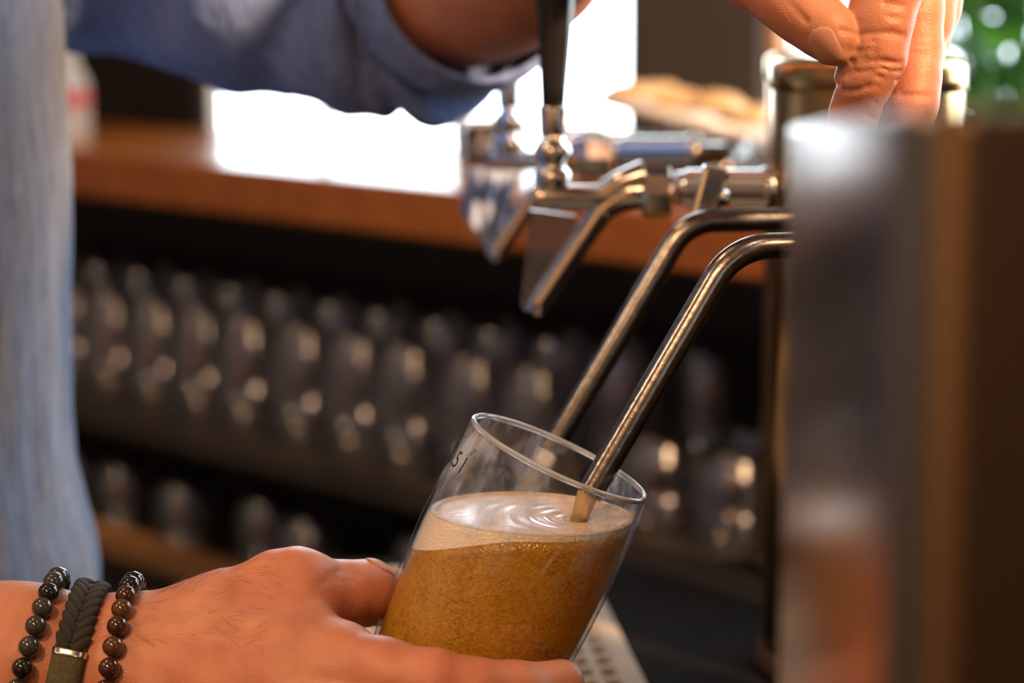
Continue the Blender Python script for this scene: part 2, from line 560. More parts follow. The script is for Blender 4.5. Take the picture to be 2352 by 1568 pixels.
def surface_nets(f, lo, h):
    nx, ny, nz = f.shape
    cs = (nx - 1, ny - 1, nz - 1)
    acc = np.zeros((cs[0] * cs[1] * cs[2], 3), np.float64)
    cnt = np.zeros(cs[0] * cs[1] * cs[2], np.int32)
    s = f < 0

    def cid(i, j, k):
        return (i * cs[1] + j) * cs[2] + k
    quads = []
    for ax in range(3):
        sl0 = [slice(None)] * 3; sl1 = [slice(None)] * 3
        sl0[ax] = slice(0, -1); sl1[ax] = slice(1, None)
        x = s[tuple(sl0)] != s[tuple(sl1)]
        o1, o2 = [(1, 2), (2, 0), (0, 1)][ax]
        inner = np.zeros_like(x)
        si = [slice(None)] * 3
        si[o1] = slice(1, f.shape[o1] - 1); si[o2] = slice(1, f.shape[o2] - 1)
        inner[tuple(si)] = True
        idx = np.argwhere(x & inner)
        if not len(idx):
            continue
        i1 = idx.copy(); i1[:, ax] += 1
        f0 = f[idx[:, 0], idx[:, 1], idx[:, 2]]; f1 = f[i1[:, 0], i1[:, 1], i1[:, 2]]
        t = f0 / (f0 - f1)
        pos = idx.astype(np.float64); pos[:, ax] += t
        ids = []
        for d1, d2 in ((-1, -1), (0, -1), (0, 0), (-1, 0)):
            c = idx.copy(); c[:, o1] += d1; c[:, o2] += d2
            q = cid(c[:, 0], c[:, 1], c[:, 2])
            np.add.at(acc, q, pos); np.add.at(cnt, q, 1)
            ids.append(q)
        Q = np.stack(ids, 1)
        flip = f0 >= 0
        Q[flip] = Q[flip][:, ::-1]
        quads.append(Q)
    Q = np.concatenate(quads)
    used = np.nonzero(cnt)[0]
    remap = -np.ones(len(cnt), np.int64); remap[used] = np.arange(len(used))
    V = acc[used] / cnt[used][:, None] * h + lo
    return V, remap[Q]


def sdf_mesh(fn, lo, hi, h, m=5):
    lo = np.array(lo, np.float32); hi = np.array(hi, np.float32)
    nb = np.ceil((hi - lo) / (h * m)).astype(int)
    n = nb * m
    ax = [lo[i] + h * (np.arange(nb[i]) * m + (m - 1) / 2) for i in range(3)]
    c = np.stack(np.meshgrid(*ax, indexing='ij'), -1).reshape(-1, 3).astype(np.float32)
    dc = fn(c)
    act = np.abs(dc) < h * m * 1.25
    f = np.repeat(np.repeat(np.repeat(dc.reshape(nb), m, 0), m, 1), m, 2).astype(np.float32)
    bi = np.argwhere(act.reshape(nb)) * m
    off = np.stack(np.meshgrid(*[np.arange(m)] * 3, indexing='ij'), -1).reshape(-1, 3)
    pts = (bi[:, None, :] + off[None]).reshape(-1, 3)
    vals = np.empty(len(pts), np.float32)
    for s in range(0, len(pts), 400000):
        q = pts[s:s + 400000]
        vals[s:s + 400000] = fn((lo + q * h).astype(np.float32))
    f[pts[:, 0], pts[:, 1], pts[:, 2]] = vals
    return surface_nets(f, lo, h)


def join_data(parts):
    V, F, off = [], [], 0
    for v, q in parts:
        V.extend([tuple(map(float, a)) for a in v])
        F.extend([tuple(int(i) + off for i in a) for a in q])
        off += len(v)
    return V, F


# ================================================================== THE SETTING
# the back bar runs obliquely behind the taps: s = along it (to the right), n = away from the camera
LA = Vector((-0.208, 2.0, 0)); LS = Vector((0.6816, -0.7317, 0)); LN = Vector((0.7317, 0.6816, 0))
WOFF = 0.25


def B(s, n, z):
    return LA + LS * s + LN * n + Vector((0, 0, z))


BACK = Matrix(((LS.x, LN.x, 0, LA.x), (LS.y, LN.y, 0, LA.y), (0, 0, 1, 0), (0, 0, 0, 1)))
LEDGE_Z = 1.1275

floor = box('floor', -2.6, 1.6, -2.6, 4.8, -0.05, 0.0, 'floor'); tag(floor, kind='structure')
ceil_ = box('ceiling', -2.6, 1.6, -2.6, 4.8, 2.7, 2.75, 'ceiling'); tag(ceil_, kind='structure')
wl = box('wall_left', -2.35, -2.25, -2.3, 4.6, 0, 2.7, 'plaster'); tag(wl, kind='structure')
wf = box('wall_front', -2.35, 1.35, -2.4, -2.3, 0, 2.7, 'roomwall'); tag(wf, kind='structure')
wr = box('wall_right', 1.12, 1.22, -2.3, 1.1, 0, 2.7, 'roomwall'); tag(wr, kind='structure')

# back wall with two window openings
wb = bpy.data.objects.new('wall_back', None); COL.objects.link(wb); tag(wb, kind='structure')
W1 = (-0.437, 0.18); W2 = (0.325, 1.25)
for nm, a, b, z0, z1, mt in (('wall_pier', -3.4, W1[0], 0, 2.7, 'pier'), ('wall_pier', W1[1], W2[0], 0, 2.7, 'wall'),
                             ('wall_pier', W2[1], 2.1, 0, 2.7, 'wall'), ('wall_apron', W1[0], W1[1], 0, 1.10, 'pier'),
                             ('wall_apron', W2[0], W2[1], 0, 1.10, 'pier'), ('wall_header', W1[0], W1[1], 2.35, 2.7, 'wall'),
                             ('wall_header', W2[0], W2[1], 2.35, 2.7, 'wall')):
    box(nm, a, b, WOFF, WOFF + 0.03, z0, z1, mt, wb, mat4=BACK)

for wi, (w, mulls, fm) in enumerate(((W1, (0.30, 0.62), 'frame'), (W2, (0.29, 0.66), 'frame_wood'))):
    wo = bpy.data.objects.new('window_%d' % (wi + 1), None); COL.objects.link(wo); tag(wo, kind='structure')
    t = 0.006 if wi == 0 else 0.010
    z0, z1 = 1.10, 2.35
    box('frame_post', w[0], w[0] + t, WOFF + 0.012, WOFF + 0.024, z0, z1, fm, wo, mat4=BACK)
    box('frame_post', w[1] - t, w[1], WOFF + 0.012, WOFF + 0.024, z0, z1, fm, wo, mat4=BACK)
    box('frame_rail', w[0], w[1], WOFF + 0.012, WOFF + 0.024, z0, z0 + 0.025, fm, wo, mat4=BACK)
    box('frame_rail', w[0], w[1], WOFF + 0.012, WOFF + 0.024, z1 - 0.04, z1, fm, wo, mat4=BACK)
    edges = [0.0, *mulls, 1.0]
    for u in mulls:
        x = w[0] + (w[1] - w[0]) * u
        mw = t * 0.4 if wi == 0 else 0.013
        box('mullion', x - mw, x + mw, WOFF + 0.013, WOFF + 0.023, z0, z1, fm, wo, mat4=BACK)
    for u0, u1 in zip(edges[:-1], edges[1:]):
        box('pane', w[0] + (w[1] - w[0]) * u0, w[0] + (w[1] - w[0]) * u1, WOFF + 0.016, WOFF + 0.019, z0 + 0.025, z1 - 0.04, 'pane', wo, mat4=BACK)
    # portal: helps sampling of the sky light through this opening
    ld = bpy.data.lights.new('window_portal', 'AREA'); ld.shape = 'RECTANGLE'
    ld.size = w[1] - w[0]; ld.size_y = z1 - z0; ld.cycles.is_portal = True
    po = bpy.data.objects.new('window_portal', ld); COL.objects.link(po)
    po.location = B((w[0] + w[1]) / 2, WOFF + 0.11, (z0 + z1) / 2)
    po.rotation_euler = (-LN).to_track_quat('-Z', 'Y').to_euler()

# ledge of the back bar
ledge = box('back_bar_ledge', -2.2, 0.95, 0.0, WOFF - 0.002, LEDGE_Z - 0.042, LEDGE_Z, 'ledge', bev=0.004, mat4=BACK)
tag(ledge, 'orange-brown wooden ledge running under the bright window', 'counter')

# open shelving under the ledge
shelf = thing('shelf_unit', 'dark open shelving full of drinking glasses under the wooden ledge', 'shelf', B(0, 0, 0))
def back_part(nm, *a, mt='panel', par=None, bev=0.0):
    o = box(nm, *a, mt, None, bev=bev, mat4=BACK)
    if par is not None:
        o.parent = par; o.matrix_parent_inverse = Matrix.Translation(-par.location)
    return o
SH_Z = 0.885
back_part('back_panel', -2.2, 0.95, WOFF - 0.02, WOFF - 0.004, 0.02, LEDGE_Z - 0.043, par=shelf)
back_part('shelf_board', -2.2, 0.95, 0.015, WOFF - 0.021, SH_Z - 0.02, SH_Z, par=shelf)
back_part('shelf_board', -2.2, 0.95, 0.012, WOFF - 0.021, 0.735, 0.752, par=shelf)
back_part('shelf_lip', -2.2, 0.95, -0.012, 0.0115, 0.757, 0.782, mt='rail', par=shelf, bev=0.003)
back_part('toe_panel', -2.2, 0.95, 0.02, 0.035, 0.02, 0.733, par=shelf)
for s in (-2.2, -1.1, 0.93):
    back_part('divider', s, s + 0.02, 0.016, WOFF - 0.021, SH_Z + 0.001, LEDGE_Z - 0.043, par=shelf)


# glasses in the shelving ---------------------------------------------------------------
def tumbler_profile(h, r0, r1, t=0.0022):
    # standing upside down: rim (r1) at the bottom, closed base (r0) on top
    return [(r1 - t, 0.0), (r1, 0.0), (r1, 0.004), (r1 + .001, h * .35), (r1, h * .55), (r1 - .002, h * .70), (r1 - .005, h * .82), (r0 - .002, h * .90), (r0 - 0.006, h * .955), (r0 - 0.010, h * .985), (r0 - .014, h),
            (0.0, h - 0.001), (0.0, h - 0.009), (r0 - t - 0.009, h - 0.013), (r0 - t - .004, h * .86), (r1 - .005 - t, h * .78), (r1 - t, h * .55), (r1 - t, 0.0)]


def add_copy(proto, loc, label, group, cat):
    o = proto.copy(); COL.objects.link(o); o.location = loc
    return tag(o, label, cat, group)


protos = {}
for key, (h, r0, r1) in dict(tall=(0.125, 0.027, 0.033), mid=(0.112, 0.026, 0.031), short=(0.075, 0.027, 0.033)).items():
    V, F = lathe_data(tumbler_profile(h, r0, r1), 28)
    me = bpy.data.meshes.new('upturned_glass')
    me.from_pydata([tuple(v) for v in V], [], F)
    bm = bmesh.new(); bm.from_mesh(me); bmesh.ops.remove_doubles(bm, verts=bm.verts, dist=2e-5); bmesh.ops.recalc_face_normals(bm, faces=bm.faces); bm.to_mesh(me); bm.free()
    me.polygons.foreach_set('use_smooth', [True] * len(me.polygons))
    me.materials.append(M['rackglass'])
    protos[key] = me


def glass_at(key, s, n, z, label, group):
    o = bpy.data.objects.new('upturned_glass', protos[key]); COL.objects.link(o)
    o.location = B(s, n, z)
    o.rotation_euler = (0, 0, random.random() * 6)
    return tag(o, label, 'glass', group)


for row, (n, key, lab) in enumerate(((0.058, 'mid', 'upturned clear glass in the front row under the wooden ledge'),
                                     (0.130, 'tall', 'upturned clear glass in the middle row under the wooden ledge'),
                                     (0.195, 'tall', 'upturned clear glass in the rear row under the wooden ledge'))):
    s = -0.68 + row * 0.03
    while s < 0.33:
        glass_at(key, s + random.uniform(-.004, .004), n + random.uniform(-.002, .002), SH_Z, lab, 'glasses in row %d of the shelving' % (row + 1))
        s += 0.073
for i in range(6):
    for row in range(2):
        glass_at('short', 0.40 + i * 0.075 + row * .02, 0.06 + row * 0.09, SH_Z, 'short upturned glass on the shelf behind the steel spouts', 'short glasses on the shelf right of the spouts')
for i in range(9):
    glass_at('short', -0.62 + i * 0.1 + random.uniform(-.01, .01), 0.08 + random.uniform(-.02, .03), 0.752, 'short upturned glass on the lowest shelf above the wooden lip', 'short glasses on the lowest shelf')

# ------------------------------------------------------------------ the serving counter with the taps
C_Z = 0.955
cnt = thing('bar_counter', 'black stone topped serving counter under the beer taps', 'counter', (0.2, 0.8, 0))
def cpart(nm, *a, mt, bev=0.0):
    o = box(nm, *a, mt, None, bev=bev); o.parent = cnt; o.matrix_parent_inverse = Matrix.Translation(-cnt.location); return o
cpart('worktop', -0.15, 0.34, 0.22, 1.37, C_Z - 0.03, C_Z, mt='counter', bev=0.003)
cpart('base_cabinet', -0.10, 0.32, 0.25, 1.33, 0.0, C_Z - 0.0305, mt='panel')

# perforated mat
bm = bmesh.new()
x0, x1, y0, y1 = -0.118, 0.052, 0.72, 1.345
def addbox(bm, *a):
    b2 = box_bm(*a); me = bpy.data.meshes.new('t'); b2.to_mesh(me); b2.free(); bm.from_mesh(me); bpy.data.meshes.remove(me)
zb, zt = C_Z + 0.0005, C_Z + 0.0035
addbox(bm, x0, x1, y0, y0 + .008, zb, zt); addbox(bm, x0, x1, y1 - .008, y1, zb, zt)
addbox(bm, x0, x0 + .008, y0, y1, zb, zt); addbox(bm, x1 - .010, x1, y0, y1, zb, zt)
x = x0 + .008
while x < x1 - .012:
    addbox(bm, x + .0070, x + .0110, y0, y1, zb, zt - .0006); x += .0110
y = y0 + .008
while y < y1 - .01:
    addbox(bm, x0, x1, y + .0125, y + .0190, zb, zt - .0004); y += .0190
bmesh.ops.transform(bm, matrix=Matrix.Translation((.05, 1.24, 0)) @ Matrix.Rotation(math.radians(5.5), 4, 'Z') @ Matrix.Translation((-.05, -1.24, 0)), verts=bm.verts)
dm = bm_obj('bar_mat', bm, 'mat', None, smooth=False)
tag(dm, 'beige perforated bar mat lying on the counter under the beer glass', 'mat')


# ------------------------------------------------------------------ tap towers
def tower(x, y, r, ztop, mat, label):
    t = thing('tap_tower', label, 'tap tower', (x, y, C_Z))
    H = ztop - C_Z
    lathe('column', [(0, 0.012), (r, 0.012), (r, H - 0.016)], mat, t, 64)
    lathe('base_flange', [(0, 0), (r + .004, 0), (r + .004, .006), (r + .003, .010), (r + .001, .012), (0, .012)], 'capdark', t, 64)
    lathe('top_cap', [(r, H - .016), (r + .0012, H - .0155), (r + .0012, H - .004), (r - .002, H - .0008), (r - .006, H), (0, H)], mat, t, 64)
    return t


def housing(x0, x1, y0, y1, r, ztop, mat, label):
    t = thing('tap_housing', label, 'tap housing', ((x0 + x1) / 2, (y0 + y1) / 2, C_Z))
    hx, hy, H = (x1 - x0) / 2, (y1 - y0) / 2, ztop - C_Z
    def outline(g):
        out = []
        for cx, cy, a0 in ((hx - r, hy - r, 0), (-hx + r, hy - r, 90), (-hx + r, -hy + r, 180), (hx - r, -hy + r, 270)):
            for k in range(9):
                a = math.radians(a0 + 90 * k / 8)
                out.append((cx + (r + g) * math.cos(a), cy + (r + g) * math.sin(a)))
        return out
    def shell(name, levels, capped, mat=mat):
        V, F = [], []
        n = 36
        for g, z in levels:
            V += [(x, y, z - (0.085 * (y + hy) if z > .1 else 0)) for x, y in outline(g)]
        for i_ in range(len(levels) - 1):
            for k in range(n):
                F.append((i_ * n + k, i_ * n + (k + 1) % n, (i_ + 1) * n + (k + 1) % n, (i_ + 1) * n + k))
        if capped:
            F.append(tuple((len(levels) - 1) * n + k for k in range(n)))
        return mesh_obj(name, V, F, mat, t)
    shell('housing_body', [(0, .012), (0, H - .014)], False)
    shell('base_flange', [(.004, 0), (.004, .009), (.0, .012)], False)
    shell('top_cap', [(0, H - .014), (0, H - .0022), (0, H - .002), (-.0006, H - .0006), (-.002, H), (-.0022, H)], True)
    return t


TA = housing(0.0690, 0.255, 0.425, 0.615, 0.014, 1.2745, 'bronze', 'large blurred grey-brown metal tap housing in the right foreground')
TC = tower(0.1690, 1.150, 0.0455, 1.255, 'brass', 'brass tap column behind the hand pulling the tap')
TD = tower(0.1860, 1.345, 0.044, 1.250, 'brass', 'farthest brass tap column hidden behind the nearer brass column')
T1 = tower(0.200, 0.985, 0.030, 1.215, 'bronze', 'slim bronze tap column hidden behind the foreground column')


# ------------------------------------------------------------------ long steel spouts (taps one and two)
def bend(a, b, c, rad, n=10):
    """points rounding corner b between a and c"""
    u = (a - b).normalized(); v = (c - b).normalized()
    ang = u.angle(v); t = rad / math.tan(ang / 2)
    p0 = b + u * t; p1 = b + v * t
    ctr = b + (u + v).normalized() * (rad / math.sin(ang / 2))
    w0 = p0 - ctr; w1 = p1 - ctr
    th = w0.angle(w1)
    return [(w0 * math.sin((1 - i / n) * th) + w1 * math.sin(i / n * th)) / math.sin(th) + ctr for i in range(n + 1)]


def spout(par, start, corner, tip, r, rad, mat='steel'):
    pts = [start] + bend(start, corner, tip, rad) + [tip]
    # subdivide straights a little
    path = [(p, r) for p in pts]
    V, F = tube_data(path, 28, cap=False)
    # hollow end: inner wall
    n = len(path)
    t = (path[-1][0] - path[-2][0]).normalized()
    V2, F2 = tube_data([(path[-1][0], r), (path[-1][0], r * .8), (path[-1][0] - t * .02, r * .8)], 28, cap=False)
    VV, FF = join_data([(V, F)])
    o = mesh_obj('spout', VV, FF, mat, par)
    a, e1, e2 = frame_of(t)
    prof = [(r, -.001), (r, 0), (r * .8, 0), (r * .8, -.02), (0, -.02)]
    lathe('spout_mouth', prof, mat, par, 28, origin=path[-1][0], axis=t)
    return o


tap1 = thing('beer_tap', 'dark steel beer tap whose long spout reaches into the pint glass', 'tap', (0, 0, 0))
spout(tap1, P(2290, 556, 0.955), P(1686, 566, 0.925), P(1352, 1137, 0.922), 0.00515, 0.026)
lathe('shank', [(0, -.02), (.009, -.02), (.009, .028), (.012, .028), (.012, .036), (0, .036)], 'chrome', tap1, 28, origin=P(2230, 557, .955), axis=(1, 0.12, 0))
lathe('tap_body', [(0, -.024), (.011, -.024), (.012, -.018), (.012, .02), (.009, .028), (0, .03)], 'chrome', tap1, 32, origin=P(2035, 520, .945), axis=(0, 0, 1))
lathe('lever', [(0, 0), (.006, 0), (.0065, .02), (.009, .032), (.0085, .040), (.004, .045), (0, .046)], 'black', tap1, 24, origin=P(2035, 400, .935), axis=(-0.02, 0, 1))
lathe('lever_stem', [(0, -.012), (.004, -.012), (.004, .018), (0, .018)], 'chrome', tap1, 20, origin=P(2035, 440, .938), axis=(0, 0, 1))

tap2 = thing('beer_tap', 'second dark steel spout just behind the one in the glass', 'tap', (0, 0, 0))
spout(tap2, P(2290, 494, 1.06), P(1578, 508, 1.04), P(1262, 1040, 1.04), 0.0051, 0.022)
lathe('shank', [(0, -.02), (.009, -.02), (.009, .02), (.012, .02), (.012, .026), (0, .026)], 'chrome', tap2, 28, origin=P(2230, 495, 1.055), axis=(1, -0.3, 0))
lathe('tap_body', [(0, -.024), (.011, -.024), (.012, -.018), (.012, .014), (.009, .018), (0, .02)], 'chrome', tap2, 32, origin=P(2060, 490, 1.05), axis=(0, 0, 1))
box('tap_blade', -.006, .006, -.004, .004, -.012, .016, 'chrome', tap2, bev=.002, mat4=Matrix.Translation(P(1626, 462, 1.07)) @ Matrix.Rotation(math.radians(14), 4, 'Y'))
lathe('blade_knob', [(0, -.004), (.004, -.004), (.0045, 0), (.004, .004), (0, .004)], 'chrome', tap2, 20, origin=P(1652, 452, 1.07), axis=(1, 0, 0))


# ------------------------------------------------------------------ chrome taps with upright handle (third and fourth)
def chrome_tap(label, tip_px, d, handle_mat, fin_mat):
    """geometry laid out round the spout tip; sizes in metres in the plane facing the camera"""
    tip = P(*tip_px, d)
    t = thing('beer_tap', label, 'tap', tip)
    k = 1.15 / FPX   # pixel -> metre at the third tap's distance
    def L(px, py, y=0.0):
        return Vector(((px - 1222) * k, y, -(py - 716) * k * 1.0))
    # spout
    path = [L(1492, 438), L(1450, 442), L(1415, 456), L(1385, 478), L(1360, 512), L(1222, 716)]
    rr = [.0085, .0080, .0070, .0062, .0056, .0046]
    pp = smooth_path(list(zip(path, rr)), 6)
    tube('spout', pp, 'chrome', t, 24)
    # main barrel, carrying the handle at its front
    ax = Vector((1, 0, 0))
    lathe('barrel', [(0, 0), (.0045, 0), (.0058, .0012), (.0060, .006), (.0058, .036), (.0052, .040), (0, .040)], 'chrome', t, 32, origin=L(1216, 452), axis=ax)
    lathe('barrel_tail', [(0, 0), (.0030, 0), (.0035, .010), (.0026, .012), (0, .012)], 'chrome', t, 24, origin=L(1392, 428), axis=(1, 0, .18))
    tube('upper_bridge', smooth_path([(L(1372, 452), .0052), (L(1420, 424), .0066), (L(1480, 404), .0080)], 6), 'chrome', t, 24)
    # collar nut
    V, F = lathe_data([(0, 0), (.0105, 0), (.0122, .0015), (.0122, .0125), (.0105, .0140), (0, .0140)], 8, L(1470, 440), ax)
    mesh_obj('collar_nut', V, F, 'chrome', t, smooth=False)
    # shank
    lathe('shank', [(0, 0), (.0080, 0), (.0080, .004), (.0092, .005), (.0092, .0400), (.0105, .0410), (.0105, .0480), (.006, .0485), (.006, .062), (0, .062)], 'chrome', t, 32, origin=L(1548, 432), axis=ax)
    # neck with nuts under the handle
    up = Vector((0.02, 0, 1))
    lathe('neck', [(0, -.010), (.0052, -.010), (.0052, -.002), (.0078, -.001), (.0088, .002), (.0088, .006), (.0064, .008), (.0064, .011), (.0084, .0125), (.0090, .016),
                   (.0078, .019), (.0055, .0205), (.0055, .026)], 'chrome', t, 32, origin=L(1266, 422), axis=up)
    lathe('ferrule', [(0, 0), (.0060, 0), (.0063, .002), (.0070, .0125), (.0068, .0135), (0, .0135)], 'chrome', t, 32, origin=L(1267, 310), axis=up)
    lathe('handle', [(0, 0), (.0056, 0), (.0062, .010), (.0085, .045), (.0105, .085), (.0115, .115), (.0100, .128), (.006, .134), (0, .135)], handle_mat, t, 32, origin=L(1267, 251), axis=up)
    # tapering guard beside the spout
    th = .0022
    poly = [L(1216, 482), L(1318, 496), L(1332, 530), L(1232, 700), L(1206, 716), L(1194, 700)]
    n = len(poly)
    V = [p + Vector((0, .004 - th, 0)) for p in poly] + [p + Vector((0, .004 + th, 0)) for p in poly]
    F = [tuple(range(n)), tuple(range(2 * n - 1, n - 1, -1))] + [(i, (i + 1) % n, n + (i + 1) % n, n + i) for i in range(n)]
    if fin_mat:
        mesh_obj('drip_guard', V, F, fin_mat, t, smooth=False)
    return t


tap3 = chrome_tap('chrome beer tap with tall black handle between window and spouts', (1224, 716), 1.15, 'black', 'plastic')
tap4 = chrome_tap('farthest chrome beer tap, blurred, partly behind the black handled tap', (1130, 594), 1.345, 'chrome', None)

# pale blue towel hanging by the farthest tap
def towel():
    V, F = [], []
    nu, nv = 26, 14
    for j in range(nv):
        v = j / (nv - 1)
        for i in range(nu):
            u = i / (nu - 1)
            px = (1082 + 100 * u) * (1 - v) + (1062 + 78 * u + 40 * u * v) * v
            py = 388 + (90 + 115 * (1 - abs(u - .62) * 1.5)) * v
            d = 1.375 + 0.008 * math.sin(u * 22) * (0.4 + v) + .004 * math.sin(u * 9 + 3 * v)
            V.append(P(px, py, d))
    for j in range(nv - 1):
        for i in range(nu - 1):
            a = j * nu + i
            F.append((a, a + 1, a + nu + 1, a + nu))
    o = mesh_obj('bar_towel', V, F, 'cloth')
    md = o.modifiers.new('thickness', 'SOLIDIFY'); md.thickness = 0.003; md.offset = 0
    tag(o, 'pale blue bar towel hanging beside the farthest chrome tap', 'towel')
towel()

# ================================================================== THE PINT GLASS
TILT = math.radians(24.5)
g_axis = (RIGHT * math.sin(TILT) + Vector((0, 0, 1)) * math.cos(TILT)).normalized()
g_e1 = (RIGHT * math.cos(TILT) - Vector((0, 0, 1)) * math.sin(TILT)).normalized()
g_e2 = g_axis.cross(g_e1).normalized()
GH = 0.176
rim_c = P(1287, 1046, 0.92)
g_base = rim_c - g_axis * GH
pint = thing('beer_glass', 'tilted half-litre glass of golden beer being filled in the hand', 'beer glass', g_base)
pint.rotation_euler = Matrix((g_e1, g_e2, g_axis)).transposed().to_euler()
GR = [(0.0, .0285), (.03, .0300), (.06, .0335), (.096, .0377), (.128, .0391), (.150, .0388), (.166, .0376), (.176, .0366)]


def grad(h):
    hs = [a for a, _ in GR]; rs = [b for _, b in GR]
    # smooth interpolation
    for i in range(len(hs) - 1):
        if h <= hs[i + 1]:
            t = (h - hs[i]) / (hs[i + 1] - hs[i])
            m0 = (rs[i + 1] - rs[max(i - 1, 0)]) / (hs[i + 1] - hs[max(i - 1, 0)]) * (hs[i + 1] - hs[i])
            j = min(i + 2, len(hs) - 1)
            m1 = (rs[j] - rs[i]) / (hs[j] - hs[i]) * (hs[i + 1] - hs[i])
            return (2 * t ** 3 - 3 * t ** 2 + 1) * rs[i] + (t ** 3 - 2 * t ** 2 + t) * m0 + (-2 * t ** 3 + 3 * t ** 2) * rs[i + 1] + (t ** 3 - t ** 2) * m1
    return rs[-1]


TH = 0.0017
hs = [i * (GH - .001) / 40 for i in range(41)]
outer = [(grad(h), h) for h in hs]
inner = [(grad(h) - TH, h) for h in hs if h > 0.012]
lathe('glass_wall', [(0, 0)] + outer, 'pint', pint, 96)
lathe('inner_wall', [(0, .012)] + inner, 'glass', pint, 96)
rim_prof = [(grad(GH - .001) - TH / 2 + math.cos(a) * (TH / 2 + .00025), GH - .001 + math.sin(a) * .00115) for a in [2 * math.pi * i / 14 for i in range(14)]]
rimmat, nt_, b_, o_ = new_mat('rim_glass')
b_.inputs['Transmission Weight'].default_value = 0.6
b_.inputs['Base Color'].default_value = (0.78, 0.86, 1.0, 1)  # blue-white tint paints in the bright glint along the rim
b_.inputs['Roughness'].default_value = 0.06
b_.inputs['IOR'].default_value = 1.5
M['rim'] = rimmat
lathe('rim', rim_prof, 'rim', pint, 96, closed=True)

# liquid: clipped by a level plane
inv = Matrix((g_e1, g_e2, g_axis))   # world -> local rotation
lvl = inv @ (P(1222, 1186, 0.92) - g_base)
upl = (inv @ (Vector((0, 0, 1)) + RIGHT * 0.045).normalized())
SEG = 120
RIN = lambda h: grad(h) - TH - 0.00035


def clip_h(phi, offset=0.0):
    lo, hi = 0.02, GH
    for _ in range(40):
        m = (lo + hi) / 2
        r = RIN(m)
        p = Vector((r * math.cos(phi), r * math.sin(phi), m))
        if (p - lvl).dot(upl) > offset:
            hi = m
        else:
            lo = m
    return lo


V, F = [], []
NR = 30
foam_h, top_h = [], []
for k in range(SEG):
    ph = 2 * math.pi * k / SEG
    top_h.append(clip_h(ph))
    left = max(0, -math.cos(ph))
    th_ = 0.0021 + 0.0125 * left ** 2.0 - 0.0008 * max(0, math.cos(ph)) + 0.0003 * math.sin(ph * 5)
    foam_h.append(clip_h(ph, -th_))
for i in range(NR + 1):
    for k in range(SEG):
        ph = 2 * math.pi * k / SEG
        h = 0.0135 + (foam_h[k] - 0.0135) * i / NR
        r = RIN(h)
        V.append((r * math.cos(ph), r * math.sin(ph), h))
for i in range(NR):
    for k in range(SEG):
        k2 = (k + 1) % SEG
        F.append((i * SEG + k, i * SEG + k2, (i + 1) * SEG + k2, (i + 1) * SEG + k))
F.append(tuple(range(SEG - 1, -1, -1)))
F.append(tuple(NR * SEG + k for k in range(SEG)))
mesh_obj('beer', V, F, 'beer', pint)
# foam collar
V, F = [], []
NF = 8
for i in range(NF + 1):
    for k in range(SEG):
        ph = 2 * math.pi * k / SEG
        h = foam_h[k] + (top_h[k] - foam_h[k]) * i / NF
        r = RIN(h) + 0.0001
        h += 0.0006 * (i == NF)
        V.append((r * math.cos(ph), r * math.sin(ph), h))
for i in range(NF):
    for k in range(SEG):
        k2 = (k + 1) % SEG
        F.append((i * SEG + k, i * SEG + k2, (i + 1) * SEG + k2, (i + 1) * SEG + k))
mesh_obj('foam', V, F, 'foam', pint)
# top surface with a ripple round the stream and a foam lip climbing the wall
stream_l = inv @ (P(1328, 1206, 0.921) - g_base)
V, F = [], []
NC = 40
ringpts = [Vector((RIN(top_h[k]) * math.cos(2 * math.pi * k / SEG), RIN(top_h[k]) * math.sin(2 * math.pi * k / SEG), top_h[k])) for k in range(SEG)]
cen = sum(ringpts, Vector()) / SEG
for i in range(NC + 1):
    u = i / NC
    for k in range(SEG):
        p = cen.lerp(ringpts[k], max(u, 0.002))
        ds = (p - stream_l).length
        hgt = 0.0008 * math.exp(-((u - .955) / 0.03) ** 2) - 0.0012 * math.exp(-(ds / .007) ** 2) + 0.0005 * math.cos(ds / 0.0011) * math.exp(-ds / .009)
        V.append(p + upl * hgt)
for i in range(NC):
    for k in range(SEG):
        k2 = (k + 1) % SEG
        F.append((i * SEG + k, i * SEG + k2, (i + 1) * SEG + k2, (i + 1) * SEG + k))
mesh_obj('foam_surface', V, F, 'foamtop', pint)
# bubbles clinging to the surface edge
bub_p = bmesh.new(); bmesh.ops.create_icosphere(bub_p, subdivisions=2, radius=1.0)
bub_me = bpy.data.meshes.new('bubble'); bub_p.to_mesh(bub_me); bub_p.free()
bub_me.polygons.foreach_set('use_smooth', [True] * len(bub_me.polygons)); bub_me.materials.append(M['glass'])
for q in range(46):
    k = random.randrange(SEG); u = random.choice((0.975, 0.96, 0.9, 0.8, 0.99))
    p = cen.lerp(ringpts[k], u)
    o = bpy.data.objects.new('bubble', bub_me); COL.objects.link(o); o.parent = pint
    o.location = p + upl * 0.0006
    s = random.uniform(0.0004, 0.0011); o.scale = (s, s, s)

# beer running out of the spout
st = bpy.data.objects.new('beer_stream', None)
bpy.data.objects.remove(st)
streammat, nt_, b_, o_ = new_mat('beer_stream')
b_.inputs['Base Color'].default_value = (0.86, 0.60, 0.26, 1)
b_.inputs['Roughness'].default_value = 0.07
b_.inputs['Transmission Weight'].default_value = 0.55
b_.inputs['IOR'].default_value = 1.33
M['stream'] = streammat
sp = pix_path([(1351, 1132, .9215, .0042), (1341, 1160, .9212, .0038), (1331, 1190, .921, .0034), (1326, 1212, .921, .0036)], 6)
so = tube('beer_stream', [(inv @ (p - g_base), r) for p, r in sp], 'stream', pint, 20)

